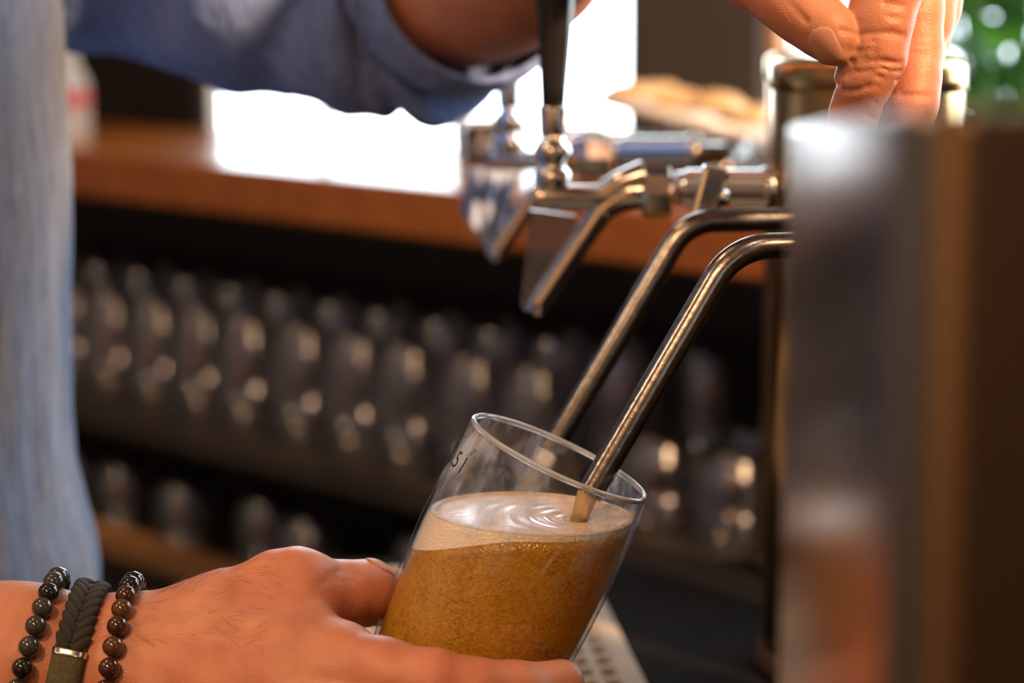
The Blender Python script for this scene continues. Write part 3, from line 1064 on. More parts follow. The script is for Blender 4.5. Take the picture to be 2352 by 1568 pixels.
# measure mark: 0,5 l printed on the wall
fc = bpy.data.curves.new('volume_mark', 'FONT'); fc.body = '0,5 l'; fc.size = 0.0098; fc.resolution_u = 4
to = bpy.data.objects.new('volume_mark_text', fc); COL.objects.link(to)
dg = bpy.context.evaluated_depsgraph_get()
tm = bpy.data.meshes.new_from_object(to.evaluated_get(dg))
bpy.data.objects.remove(to)
bm = bmesh.new(); bm.from_mesh(tm)
bmesh.ops.subdivide_edges(bm, edges=bm.edges[:], cuts=1)
PHI0 = math.radians(180 + 5); H0 = GH - 0.0185
for v in bm.verts:
    h = H0 + v.co.y
    r = grad(h) + 0.00015
    ph = PHI0 + v.co.x / r
    v.co = Vector((r * math.cos(ph), r * math.sin(ph), h))
bm.to_mesh(tm); bm.free()
tm.materials.clear()
link_mesh('volume_mark', tm, 'mark', pint, smooth=False)

# ================================================================== THE PERSON
person = thing('person', 'person in a faded blue shirt filling a glass at the tap', 'person', (-0.37, 1.16, 0))


def R(px, py, dz):
    return np.array(P(px, py, 0.92 + dz), np.float32)


def ch(*pts):
    return [(R(a, b, c), r) for a, b, c, r in pts]


def on_surface(fn, start, direction, tmax=0.05):
    p = np.array(start, np.float32); dirn = np.array(direction, np.float32)
    t = 0.0
    for _ in range(200):
        d = float(fn((p + dirn * t)[None])[0])
        t += max(d, 0.00005)
        if d < 0.0001 or t > tmax: break
    return Vector(p + dirn * t)


def normal_at(fn, q):
    e = 0.0012
    q = np.array(q, np.float32)
    g = [float(fn((q + e * np.eye(3, dtype=np.float32)[i])[None])[0] - fn((q - e * np.eye(3, dtype=np.float32)[i])[None])[0]) for i in range(3)]
    return Vector(g).normalized()


fw = tuple(FWD)


def line_on(fn, pix, dep, w, d0=0.80):
    """polyline given in pixels laid on the surface: list of (a, b, depth, width); negative depth raises it"""
    q = [np.array(on_surface(fn, P(x, y, d0), fw, .35), np.float32) for x, y in pix]
    return [(a, b, dep, w) for a, b in zip(q[:-1], q[1:])]


# ---- the hand holding the glass (right hand, back towards us)
ra_top = ch((-560, 1450, .03, .040), (-350, 1476, .02, .031), (60, 1498, .0, .0238), (270, 1512, 0, .0203))
ra_bot = ch((-560, 1620, .03, .040), (-350, 1600, .02, .031), (60, 1590, 0, .0235), (270, 1585, 0, .0210))
r_palm = [ch((240, 1525, -.001, .0195), (330, 1528, -.004, .0180), (680, 1528, -.024, .0165)),
          ch((260, 1548, -.002, .020), (330, 1550, -.007, .0185), (690, 1606, -.030, .0162)),
          ch((260, 1570, -.002, .020), (330, 1575, -.006, .0185), (670, 1684, -.028, .0155)),
          ch((260, 1590, 0, .020), (330, 1605, -.004, .0175), (632, 1752, -.020, .0145)),
          ch((420, 1560, .014, .017), (640, 1610, .006, .017))]
r_meta = ch((330, 1505, .001, .0185), (480, 1436, .003, .0160), (640, 1362, .003, .0142), (690, 1352, .004, .0134))
r_thumb = ch((640, 1362, .003, .0138), (690, 1352, .004, .0134), (724, 1357, .008, .0121),
             (790, 1360, .017, .0119), (838, 1362, .026, .0122), (868, 1366, .039, .0112), (914, 1380, .059, .0095))
r_web = ch((520, 1460, .004, .020), (650, 1448, .008, .0125), (742, 1424, .010, .0055))
r_web2 = ch((540, 1505, -.008, .019), (715, 1496, -.014, .0125), (800, 1506, -.022, .010))
r_fing = [ch((680, 1528, -.024, .0165), (760, 1534, -.030, .0150), (880, 1548, -.041, .0128), (1000, 1572, -.0485, .0120), (1090, 1584, -.0475, .0108), (1185, 1590, -.0405, .0108), (1285, 1574, -.0285, .0097)),
          ch((690, 1606, -.030, .0162), (870, 1640, -.045, .0132), (1000, 1666, -.052, .0122), (1170, 1690, -.0425, .0108), (1260, 1686, -.030, .0097)),
          ch((670, 1684, -.028, .0155), (840, 1730, -.043, .0126), (960, 1756, -.048, .0116), (1120, 1778, -.039, .0102), (1205, 1776, -.027, .0092)),
          ch((632, 1752, -.020, .0145), (780, 1810, -.034, .0112), (880, 1836, -.040, .0102), (1020, 1856, -.033, .0090), (1090, 1854, -.022, .0082))]
# creases: (a, b, depth, width)
r_cre = [(R(1092, 1500, -.058), R(1100, 1570, -.064), .0010, .0016), (R(1128, 1500, -.056), R(1138, 1560, -.060), .0009, .0014),
         (R(1206, 1505, -.048), R(1216, 1560, -.055), .0012, .0017),
         (R(720, 1290, .010), R(706, 1360, .004), .0005, .0016), (R(742, 1290, .012), R(730, 1370, .008), .0005, .0014),
         (R(700, 1410, -.006), R(760, 1398, .010), .0007, .0016), (R(690, 1432, -.01), R(768, 1418, .0), .0006, .0014),
         (R(560, 1470, -.03), R(700, 1500, -.04), .0004, .002)]


def right_hand(p):
    fore = smin(chain(p, ra_top, .01), chain(p, ra_bot, .01), .012)
    palm = fore
    for c in r_palm:
        palm = smin(palm, chain(p, c, .006), .012)
    palm = smin(palm, chain(p, r_meta, .006), .016)
    palm = smin(palm, chain(p, r_web, .006), .012)
    palm = smin(palm, chain(p, r_web2, .006), .012)
    d = smin(palm, chain(p, r_thumb, .005), .0065)
    fd = None
    for c in r_fing:
        e = smin(palm, chain(p, c, .005), .010)
        fd = e if fd is None else smin(fd, e, .0012)
    d = smin(d, fd, .002)
    for a, b, dep, w in r_cre:
        q = rcone(p, a, b, 0, 0)
        d = d + dep * np.exp(-(q / w) ** 2)
    # low frequency anatomy: tendons and veins
    d = d + 0.0003 * np.sin(p[:, 0] * 210 + p[:, 2] * 120) * np.sin(p[:, 2] * 260)
    return d


lo = R(-420, 1250, .09); hi = R(1420, 2050, -.14)
xs = [P(a, b, .92 + c) for a in (-420, 1420) for b in (1240, 1920) for c in (-.09, .07)]
lo = [min(v[i] for v in xs) for i in range(3)]; hi = [max(v[i] for v in xs) for i in range(3)]
extra = []
for pix, dep, w_ in (([(360, 1432), (480, 1382), (600, 1345), (672, 1330)], -.0010, .0040),      # thumb tendon
                     ([(350, 1500), (470, 1492), (600, 1508), (690, 1520)], -.0008, .0042),      # index tendon
                     ([(330, 1556), (450, 1545), (560, 1560)], -.0007, .0042),
                     ([(400, 1470), (440, 1440), (500, 1452), (560, 1430), (630, 1442)], -.0007, .0022),   # vein
                     ([(520, 1560), (560, 1520), (620, 1530), (660, 1500)], -.0006, .0022),
                     ([(722, 1290), (716, 1320), (722, 1360), (716, 1392)], .0007, .0012),
                     ([(744, 1292), (737, 1325), (742, 1370)], .0006, .0011),
                     ([(704, 1282), (698, 1318), (704, 1350)], .0005, .0012),
                     ([(690, 1400), (730, 1392), (768, 1404)], .0008, .0014),
                     ([(670, 1418), (720, 1412), (760, 1420)], .0006, .0013),
                     ([(900, 1482), (890, 1530), (884, 1566)], .0004, .0013),
                     ([(1085, 1508), (1094, 1566)], .0008, .0013), ([(1112, 1512), (1122, 1566)], .0008, .0013), ([(1060, 1506), (1066, 1566)], .0005, .0012)):
    extra += line_on(right_hand, pix, dep, w_)
r_cre += extra
hand_r = sdf_mesh(right_hand, lo, hi, 0.0012)

# ---- the hand on the tap (left hand)
l_fore = ch((830, -25, .320, .038), (980, -40, .305, .038), (1110, -72, .272, .038), (1200, -135, .245, .037), (1330, -262, .185, .034), (1500, -290, .07, .029), (1620, -300, .02, .026))
l_fore2 = ch((1330, -290, .18, .032), (1500, -345, .08, .027), (1640, -340, .035, .025))
l_palm = [ch((1600, -300, .02, .022), (2010, -330, .008, .0165)), ch((1600, -310, .028, .022), (2070, -320, .022, .0165)),
          ch((1600, -300, .034, .022), (2100, -270, .036, .0155)), ch((1610, -280, .040, .020), (2110, -200, .048, .0145)),
          ch((1640, -230, .02, .020), (1850, -170, .02, .020))]
l_thumb = ch((1600, -220, .008, .0195), (1675, -100, -.002, .0142), (1730, -58, -.007, .0122), (1800, -8, -.012, .0116), (1850, 32, -.014, .0112), (1900, 72, -.017, .0101), (1926, 98, -.018, .0086))
l_fing = [ch((2010, -330, .008, .0165), (2062, -120, -.010, .0132), (2040, -30, -.013, .0124), (2021, 50, -.014, .0117), (2008, 128, -.0135, .0114), (1985, 185, -.011, .0100), (1962, 262, -.004, .0086), (1955, 300, .0, .0075)),
          ch((2070, -320, .022, .0165), (2104, -80, .012, .0124), (2098, 30, .0105, .0108), (2097, 110, .010, .0108), (2092, 180, .008, .0108), (2088, 240, .006, .0103), (2080, 310, .002, .0085)),
          ch((2100, -270, .036, .0155), (2140, -50, .030, .0112), (2126, 36, .028, .0106), (2104, 140, .026, .0098), (2085, 240, .020, .0085)),
          ch((2110, -200, .048, .0145), (2156, -40, .044, .0094), (2150, 18, .044, .0090), (2128, 84, .042, .0086), (2104, 170, .038, .0076))]
def lc(x0, y0, x1, y1, dz, dep=.0007, w=.0013):
    return (R(x0, y0, dz), R(x1, y1, dz), dep, w)
l_cre = [lc(1952, 118, 1985, 140, -.026, .0016, .0022), lc(1985, 140, 2008, 128, -.027, .0012, .0018),
         lc(2035, 8, 2100, 18, -.026), lc(2040, 40, 2098, 44, -.026, .0004), lc(2046, 72, 2094, 78, -.026, .0006), lc(2030, 140, 2084, 150, -.025, .0006),
         lc(2096, 12, 2165, 16, -.003, .0007), lc(2096, 82, 2165, 86, -.003, .0008), lc(2098, 100, 2165, 104, -.003, .0005), lc(2095, 122, 2160, 126, -.003, .0004), lc(2070, 218, 2160, 224, -.004, .0005),
         lc(1790, 10, 1830, 60, -.026, .0007), lc(1806, 0, 1850, 48, -.026, .0006), lc(1775, 20, 1812, 74, -.026, .0005)]


def left_hand(p):
    palm = smin(chain(p, l_fore, .03), chain(p, l_fore2, .02), .03)
    for c in l_palm:
        palm = smin(palm, chain(p, c, .006), .012)
    d = smin(palm, chain(p, l_thumb, .005), .010)
    fd = None
    for c in l_fing:
        e = smin(palm, chain(p, c, .005), .010)
        fd = e if fd is None else smin(fd, e, .0008)
    d = smin(d, fd, .0008)
    for a, b, dep, w in l_cre:
        q = rcone(p, a, b, 0, 0)
        d = d + 1.8 * dep * np.exp(-(q / w) ** 2)
    return d


xs = [P(a, b, .92 + c) for a, b in ((1560, -420), (2290, -420), (1560, 380), (2290, 380)) for c in (-.06, .09)]
lo = [min(v[i] for v in xs) for i in range(3)]; hi = [max(v[i] for v in xs) for i in range(3)]
lo_f = list(lo); hi_f = list(hi)
xsplit = lo_f[0]
extra = []
for pix, dep, w_ in (([(2000, 6), (2045, 14), (2086, 12)], .0007, .0010), ([(2020, 30), (2086, 34)], .0004, .0009), ([(2040, 56), (2087, 52)], .0004, .0009),
                     ([(2030, 78), (2060, 86), (2084, 80)], .0006, .0010), ([(2040, 108), (2080, 104)], .0005, .0009), ([(2010, 150), (2045, 152), (2074, 142)], .0007, .0010),
                     ([(1955, 118), (1978, 138), (2000, 128), (2008, 112)], .0014, .0016), ([(1975, 100), (1996, 104), (2012, 122)], -.0008, .0022),
                     ([(2100, 12), (2160, 16)], .0008, .0010), ([(2094, 82), (2158, 84)], .0008, .0010), ([(2094, 98), (2158, 102)], .0006, .0009), ([(2092, 118), (2156, 122)], .0005, .0009),
                     ([(2090, 140), (2154, 146)], .0003, .0009), ([(2076, 212), (2110, 222), (2150, 214)], .0005, .0010), ([(2090, 178), (2150, 186)], .0003, .0009),
                     ([(1800, 0), (1812, 30), (1806, 62)], .0008, .0012), ([(1822, 6), (1836, 34), (1832, 72)], .0007, .0011), ([(1846, 12), (1856, 40), (1856, 88)], .0005, .0010), ([(1778, 0), (1788, 24), (1784, 52)], .0005, .0011)):
    extra += line_on(left_hand, pix, dep, w_, .82)
l_cre += extra
hand_l = sdf_mesh(left_hand, lo_f, hi_f, 0.00085)
xs = [P(a, b, .92 + c) for a, b in ((800, -480), (1700, -480), (800, 240), (1700, 240)) for c in (-.02, .36)]
lo = [min(v[i] for v in xs) for i in range(3)]; hi = [max(v[i] for v in xs) for i in range(3)]
hi[0] = xsplit + 0.004
arm_l = sdf_mesh(left_hand, lo, hi, 0.003)

# ---- the rest of the body, under the clothes
bodyp = np.array
SHR = (-0.38, 0.965, 1.44); SHL = (-0.36, 1.345, 1.44)
ELR = tuple(P(-560, 1530, 0.95)); ELL = tuple(P(830, -30, 1.225))


def torso(p):
    d = chain(p, [((-0.39, 1.155, 0.95), .115), ((-0.385, 1.155, 1.15), .105), ((-0.40, 1.155, 1.38), .11)], .1)
    d = smin(d, chain(p, [((-0.39, 1.06, 0.95), .10), ((-0.395, 1.04, 1.38), .085)], .1), .1)
    d = smin(d, chain(p, [((-0.39, 1.25, 0.95), .10), ((-0.395, 1.27, 1.38), .085)], .1), .1)
    d = smin(d, chain(p, [(SHR, .055), ((-0.42, .945, 1.25), .05), (ELR, .042)], .03), .04)
    d = smin(d, chain(p, [(SHL, .055), (tuple(P(60, -240, 1.33)), .046), (tuple(P(300, -180, 1.305)), .044), (tuple(P(560, -85, 1.27)), .040), (ELL, .038)], .03), .04)
    d = smin(d, chain(p, [((-0.40, 1.155, 1.42), .07), ((-0.385, 1.155, 1.56), .056)], .05), .06)
    hd = chain(p, [((-0.375, 1.155, 1.64), .068), ((-0.385, 1.155, 1.72), .088)], .05)
    hd = smin(hd, rcone(p, (-0.315, 1.155, 1.60), (-0.315, 1.155, 1.62), .032, .035), .04)
    hd = smin(hd, rcone(p, (-0.288, 1.155, 1.652), (-0.296, 1.155, 1.69), .012, .007), .012)
    for sy in (-1, 1):
        hd = smin(hd, rcone(p, (-0.385, 1.155 + sy * .082, 1.655), (-0.39, 1.155 + sy * .088, 1.695), .010, .014), .008)
        eye = rcone(p, (-0.298, 1.155 + sy * .032, 1.69), (-0.298, 1.155 + sy * .030, 1.69), .012, .012)
        hd = np.maximum(hd, -eye)
    d = smin(d, hd, .03)
    for sy in (-1, 1):
        d = smin(d, chain(p, [((-0.39, 1.155 + sy * .09, .93), .088), ((-0.37, 1.155 + sy * .10, .5), .06), ((-0.40, 1.155 + sy * .105, .08), .042)], .05), .05)
        d = smin(d, chain(p, [((-0.43, 1.155 + sy * .105, .036), .034), ((-0.27, 1.155 + sy * .12, .032), .031)], .05), .03)
    return d


tor = sdf_mesh(torso, (-0.66, 0.80, -0.01), (-0.02, 1.50, 1.85), 0.010, 4)
V, F = join_data([hand_r, hand_l, arm_l, tor])
body = mesh_obj('body', V, F, 'skin')
body.parent = person; body.matrix_parent_inverse = Matrix.Translation(-person.location)
bpy.context.view_layer.update()


def pchild(o, par=None):
    par = par or person
    o.parent = par
    o.matrix_parent_inverse = Matrix.Translation(-person.location)
    return o


# fingernails: thin curved shells
def nail(fn, center, along, normal, length, width, mat='nail'):
    n = Vector(normal).normalized(); a = Vector(along); a = (a - n * a.dot(n)).normalized(); s = n.cross(a)
    V, F = [], []
    NU, NV = 14, 10
    for i in range(NU + 1):
        u = i / NU * 2 - 1
        for j in range(NV + 1):
            v = j / NV * 2 - 1
            w = width / 2 * (1 - 0.10 * abs(u) ** 3) * math.sqrt(max(0.02, 1 - max(0, abs(u) - .5) ** 2 / .27))
            q = on_surface(fn, center + a * (u * length / 2) + s * (v * w) + n * .008, tuple(-n), .016)
            V.append(q + n * (0.0001 + .0003 * (1 - v * v)))
    for i in range(NU):
        for j in range(NV):
            q = i * (NV + 1) + j
            F.append((q, q + 1, q + NV + 2, q + NV + 1))
    o = mesh_obj('fingernail', V, F, mat)
    md = o.modifiers.new('thickness', 'SOLIDIFY'); md.thickness = 0.0005; md.offset = 0
    return pchild(o)


# left thumb nail faces us and downwards
q = on_surface(left_hand, P(1925, 80, .86), fw, .1)
nail(left_hand, q, P(1956, 130, .902) - P(1920, 50, .902), Vector((-.12, -1, -.05)), 0.0150, 0.0100)
q = on_surface(right_hand, P(880, 1200, .945), (0, 0, -1), .1)
nail(right_hand, q, P(938, 1392, .962) - P(880, 1368, .950), Vector((0, -.35, 1)), 0.0130, 0.0125)
q = on_surface(right_hand, P(1305, 1562, .80), fw, .2)
nail(right_hand, q, P(1285, 1574, .8915) - P(1185, 1590, .8795), normal_at(right_hand, q), 0.0115, 0.0105)

# fine hairs on the wrist and forearm
hv, hf = [], []
for i in range(330):
    px = random.uniform(-10, 560); py = random.uniform(1340, 1560)
    if random.random() < 0.14:
        px = random.uniform(330, 470); py = 1300
        q = on_surface(right_hand, P(px, 1180, .918 + random.uniform(-.012, .012)), (0, 0, -1), .1)
    else:
        q = on_surface(right_hand, P(px, py, .80), fw, .3)
    if abs(float(right_hand(np.array(q, np.float32)[None])[0])) > 0.0008:
        continue
    nq = normal_at(right_hand, q)
    tdir = (RIGHT * random.uniform(.3, 1.0) + Vector((0, 0, -1)) * random.uniform(-.1, .8)).normalized()
    tdir = (tdir - nq * tdir.dot(nq)).normalized()
    Ln = random.uniform(.006, .012); lift = random.uniform(.15, .5)
    pts = []
    side = nq.cross(tdir)
    cu = random.uniform(-.3, .3)
    for j in range(5):
        u = j / 4
        pts.append((q + tdir * Ln * u + nq * Ln * (lift * u - .25 * lift * u * u) + side * Ln * cu * u * u, 0.00004 * (1 - .7 * u)))
    v, f = tube_data(pts, 3, cap=False)
    off = len(hv); hv += v; hf += [tuple(a + off for a in q_) for q_ in f]
ho = pchild(mesh_obj('arm_hair', hv, hf, 'hair')); tag(ho, kind='stuff')


# ---- clothing
def rings_mesh(name, rings, mat, thick=0.0025, closed=True):
    V, F = [], []
    n = len(rings[0])
    for r in rings:
        V += r
    for i in range(len(rings) - 1):
        for k in range(n):
            k2 = (k + 1) % n
            F.append((i * n + k, i * n + k2, (i + 1) * n + k2, (i + 1) * n + k))
    o = mesh_obj(name, V, F, mat)
    md = o.modifiers.new('thickness', 'SOLIDIFY'); md.thickness = thick; md.offset = 0
    return o


# shirt front / torso
edge = [(1500, 168), (1400, 166), (1320, 156), (1240, 138), (1150, 124), (1000, 111), (700, 111), (450, 118), (200, 108), (0, 105), (-300, 95), (-600, 60)]
shirt_d = 1.155
rings = []
NS, NZ = 150, 110
ys = np.linspace(1640, -560, NZ)
ey = np.array([e[0] for e in edge][::-1], float); ex = np.array([e[1] for e in edge][::-1], float)
for j, yy in enumerate(ys):
    pxe = float(np.interp(yy, ey, ex))
    ctr = P(pxe, yy, shirt_d)
    z = ctr.z
    xf = ctr.x
    cx = -0.375; a = xf - cx; b = 0.180 + 0.012 * math.sin(z * 5)
    ring = []
    for k in range(NS):
        ph = 2 * math.pi * k / NS
        f = 0.0035 * math.sin(ph * 23 + 4 * math.sin(z * 9)) * (0.5 + 0.5 * math.sin(z * 14 + ph * 3)) + 0.004 * math.sin(ph * 9 + z * 20) * 0.5 + 0.0022 * math.sin(ph * 41 + z * 33)
        f *= 0.35 + 0.65 * min(1, abs(math.sin(ph / 2)) * 2.2 + .1)
        aa = a if math.cos(ph) > 0 else 0.16
        c_, s_ = math.cos(ph), math.sin(ph)
        rr = (abs(c_) ** 2.3 + abs(s_) ** 2.3) ** (-1 / 2.3)
        ring.append(Vector((cx + (aa + f) * c_ * rr, 1.160 + (b + f) * s_ * rr, z)))
    rings.append(ring)
sf = pchild(rings_mesh('shirt_torso', rings, 'shirt'))
sf['label'] = 'faded blue shirt front'


def sleeve(name, path, mat, folds, NSg=72, sub=14, seed=1.0):
    pp = smooth_path(path, sub)
    rings = []
    prev = None
    n = len(pp)
    for i, (p, r) in enumerate(pp):
        q0 = pp[max(i - 1, 0)][0]; q1 = pp[min(i + 1, n - 1)][0]
        t = (q1 - q0).normalized()
        if prev is None:
            _, e1, e2 = frame_of(t)
        else:
            e1 = (prev - t * prev.dot(t)).normalized()
        prev = e1; e2 = t.cross(e1)
        u = i / (n - 1)
        ring = []
        for k in range(NSg):
            a = 2 * math.pi * k / NSg
            f = folds * (math.sin(u * 33 + 5 * u * u + 2.4 * math.sin(a + seed) + a * 2) * (0.55 + .45 * math.sin(a * 3 + u * 9 + seed)) + .6 * math.sin(u * 17 - a * 3 + seed) + .18 * math.sin(u * 71 + a * 5 + 2 * math.sin(u * 11)))
            cuff = 1.0
            if u > 0.86:
                f *= .25; f += 0.0035
            ring.append(p + (e1 * math.cos(a) + e2 * math.sin(a)) * (r + f))
        rings.append(ring)
    return pchild(rings_mesh(name, rings, mat, 0.003))


sl = sleeve('left_sleeve', [(Vector(SHL) + Vector((-.03, -.04, 0.0)), .085), (P(60, -240, 1.33), .066), (P(300, -170, 1.305), .062), (P(560, -78, 1.27), .063), (P(790, -20, 1.250), .061), (P(930, -18, 1.238), .059), (P(1030, -32, 1.220), .055), (P(1095, -62, 1.192), .051)], 'shirt_blue', .0080)
sl['label'] = 'rolled blue shirt sleeve'
sr = sleeve('right_sleeve', [(Vector(SHR) + Vector((0, .03, 0)), .080), (Vector((-0.42, .945, 1.25)), .066), (Vector(ELR) + Vector((-.02, 0, .03)), .058)], 'shirt', .004, seed=2.5)
# trousers and shoes stay below the counter
for sy in (-1, 1):
    rings = []
    for j in range(24):
        z = 0.09 + (0.98 - 0.09) * j / 23
        u = j / 23
        c = Vector((-0.40 + .025 * math.sin(u * 3), 1.155 + sy * (.105 - .018 * u), z))
        r = .062 + .045 * u
        rings.append([c + Vector((math.cos(2 * math.pi * k / 40), math.sin(2 * math.pi * k / 40), 0)) * (r + .002 * math.sin(z * 60 + k)) for k in range(40)])
    pchild(rings_mesh('trouser_leg', rings, 'trousers', .003))
    V, F = tube_data(smooth_path([(Vector((-.475, 1.155 + sy * .105, .048)), .040), (Vector((-.40, 1.155 + sy * .108, .052)), .047), (Vector((-.30, 1.155 + sy * .118, .046)), .045), (Vector((-.215, 1.155 + sy * .125, .038)), .030)], 6), 24)
    V = [Vector((v[0], v[1], max(v[2], .001))) for v in V]
    pchild(mesh_obj('shoe', V, F, 'black'))
# short dark hair
V, F = lathe_data([(0.0, .098), (.05, .085), (.08, .058), (.098, .02), (.1, -.02), (.092, -.06)], 40, (-0.398, 1.155, 1.735), (-.25, 0, 1))
hc = pchild(mesh_obj('hair', V, F, 'hair'))

# ================================================================== BRACELETS
def ring_pts(top, lean, a):
    """wrist section: top point (px), lean = unit px direction downwards, a = half height in metres"""
    dvec = (P(top[0] + lean[0] * 100, top[1] + lean[1] * 100, .92) - P(top[0], top[1], .92)).normalized()
    c = P(top[0], top[1], .92) + dvec * a
    w = Vector((0, -1, 0)); w = (w - dvec * w.dot(dvec)).normalized()
    return c, -dvec, w


def wrist_loop(c, u, w, lift, n):
    """closed loop that hugs the wrist at the given lift; n points evenly spaced, with outward directions"""
    N = 240
    ang = np.linspace(0, 2 * math.pi, N, endpoint=False)
    dirs = np.cos(ang)[:, None] * np.array(u)[None] + np.sin(ang)[:, None] * np.array(w)[None]
    c0 = np.array(c)
    t = np.full(N, 0.075)
    for _ in range(80):
        d = right_hand((c0 + dirs * t[:, None]).astype(np.float32)) - lift
        t = np.maximum(t - d * 0.8, 0.005)
    k = np.array([.1, .2, .4, .2, .1]); t = sum(np.roll(t, q - 2) * k[q] for q in range(5))
    pts = c0 + dirs * t[:, None]
    cl = np.concatenate([pts, pts[:1]])
    s_ = np.concatenate([[0], np.cumsum(np.linalg.norm(np.diff(cl, axis=0), axis=1))])
    out = []
    m = n if n else 1
    L = s_[-1]
    if n is None:
        return L
    for i in range(n):
        q = L * i / n
        p = Vector([float(np.interp(q, s_, cl[:, ax])) for ax in range(3)])
        p2 = Vector([float(np.interp((q + .001) % L, s_, cl[:, ax])) for ax in range(3)])
        tang = (p2 - p).normalized()
        nn = u.cross(w).normalized()
        o_ = tang.cross(nn).normalized()
        if o_.dot(p - c) < 0: o_ = -o_
        out.append((p, o_, tang))
    return out


bead_me = {}
def bead_mesh(mat):
    if mat not in bead_me:
        bm = bmesh.new(); bmesh.ops.create_uvsphere(bm, u_segments=20, v_segments=12, radius=1.0)
        me = bpy.data.meshes.new('bead'); bm.to_mesh(me); bm.free()
        me.polygons.foreach_set('use_smooth', [True] * len(me.polygons)); me.materials.append(M[mat]); bead_me[mat] = me
    return bead_me[mat]


def bead_bracelet(label, top, lean, a, mats, rb):
    c, u, w = ring_pts(top, lean, a)
    L = wrist_loop(c, u, w, rb * .9, None)
    n = round(L / (rb * 2.0))
    pts = wrist_loop(c, u, w, rb * .9, n)
    t = thing('bead_bracelet', label, 'bracelet', c)
    lp = [(p - c, .0006) for p, _, _ in wrist_loop(c, u, w, rb * .9, 80)]; lp.append(lp[0])
    tube('string', lp, 'black', t, 8)
    for i, (p, o_, tg) in enumerate(pts):
        o = bpy.data.objects.new('bead', bead_mesh(mats[i % len(mats)])); COL.objects.link(o)
        o.parent = t; o.location = p - c
        o.scale = (rb, rb, rb); o.rotation_euler = (i * 1.3, i * .7, i * 2.1)
    return t


bead_bracelet('bracelet of dark mottled stone beads farthest from the hand', (122, 1362), (-.265, .964), .0285, ['stone_dark', 'stone_dark', 'stone_black', 'stone_dark'], .0040)
bead_bracelet('bracelet of glossy black and brown beads nearest the hand', (300, 1372), (-.150, .988), .0270,
              ['stone_black', 'stone_black', 'stone_red', 'stone_tiger', 'stone_red', 'stone_tiger', 'stone_red', 'stone_red'], .0040)

# braided cord bracelet
c, u, w = ring_pts((208, 1368), (-.20, .98), .0280)
br = thing('braided_bracelet', 'dark braided cord bracelet with silver ring between the bead bracelets', 'bracelet', c)
nrm = u.cross(w).normalized()
if nrm.x < 0: nrm = -nrm
bm = bmesh.new(); bmesh.ops.create_uvsphere(bm, u_segments=14, v_segments=10, radius=1.0)
strand = bpy.data.meshes.new('braid_strand'); bm.to_mesh(strand); bm.free()
strand.polygons.foreach_set('use_smooth', [True] * len(strand.polygons)); strand.materials.append(M['leather'])
LB = wrist_loop(c, u, w, .0026, None)
NB = 90
loop = wrist_loop(c, u, w, .0022, NB)
V, F = [], []
for p, o_, tg in loop:
    for s_, h_ in ((-.0056, -.0016), (.0056, -.0016), (.0060, 0), (.0056, .0016), (-.0056, .0016), (-.0060, 0)):
        V.append(p - c + nrm * s_ + o_ * h_)
for i in range(NB):
    for k in range(6):
        F.append((i * 6 + k, i * 6 + (k + 1) % 6, ((i + 1) % NB) * 6 + (k + 1) % 6, ((i + 1) % NB) * 6 + k))
mesh_obj('band', V, F, 'leather', br)
# where the clasp sits: on the visible side, from the silver ring down
def idx_at_py(loop_, py):
    best, bi = 1e9, 0
    for i, (p, o_, tg) in enumerate(loop_):
        if o_.dot(w) < 0: continue
        e = abs(p.z - P(170, py, .89).z)
        if e < best: best, bi = e, i
    return bi
fine = wrist_loop(c, u, w, .0026, 360)
i0 = idx_at_py(fine, 1498); i1 = idx_at_py(fine, 1625)
sgn = 1 if i1 > i0 else -1
ns = 46
st_loop = wrist_loop(c, u, w, .0034, ns)
for i, (p, o_, tg) in enumerate(st_loop):
    zz = p.z
    if o_.dot(w) > 0 and P(170, 1630, .89).z < zz < P(170, 1505, .89).z:
        continue
    for sd in (-1, 1):
        tt = tg if tg.z < 0 else -tg
        dirv = (nrm * sd * -0.60 + tt * 0.80).normalized()
        side = o_.cross(dirv).normalized()
        o = bpy.data.objects.new('braid_strand', strand); COL.objects.link(o); o.parent = br
        loc = p - c + nrm * sd * .0031
        rot = Matrix((dirv, side, o_)).transposed().to_4x4()
        o.matrix_local = Matrix.Translation(loc) @ rot @ Matrix.Diagonal((.0052, .0021, .0020, 1))


def band_arc(name, a0, a1, half, outr, mat):
    V, F = [], []
    ids = list(range(a0, a1 + (1 if a1 > a0 else -1), 1 if a1 > a0 else -1))
    for i in ids:
        p, o_, tg = fine[i % 360]
        for k in range(18):
            q = 2 * math.pi * k / 18
            V.append(p - c + nrm * half * math.copysign(abs(math.cos(q)) ** .6, math.cos(q)) + o_ * outr * math.copysign(abs(math.sin(q)) ** .8, math.sin(q)))
    n = len(ids) - 1
    for i in range(n):
        for k in range(18):
            F.append((i * 18 + k, i * 18 + (k + 1) % 18, (i + 1) * 18 + (k + 1) % 18, (i + 1) * 18 + k))
    F.append(tuple(range(18))); F.append(tuple(n * 18 + k for k in range(17, -1, -1)))
    return mesh_obj(name, V, F, mat, br)


band_arc('clasp_ring', i0, i0 + sgn * 4, .0066, .0040, 'silver')
band_arc('clasp_tube', i0 + sgn * 4, i1 - sgn * 4, .0064, .0038, 'olive')
band_arc('clasp_ring', i1 - sgn * 4, i1, .0066, .0040, 'silver')

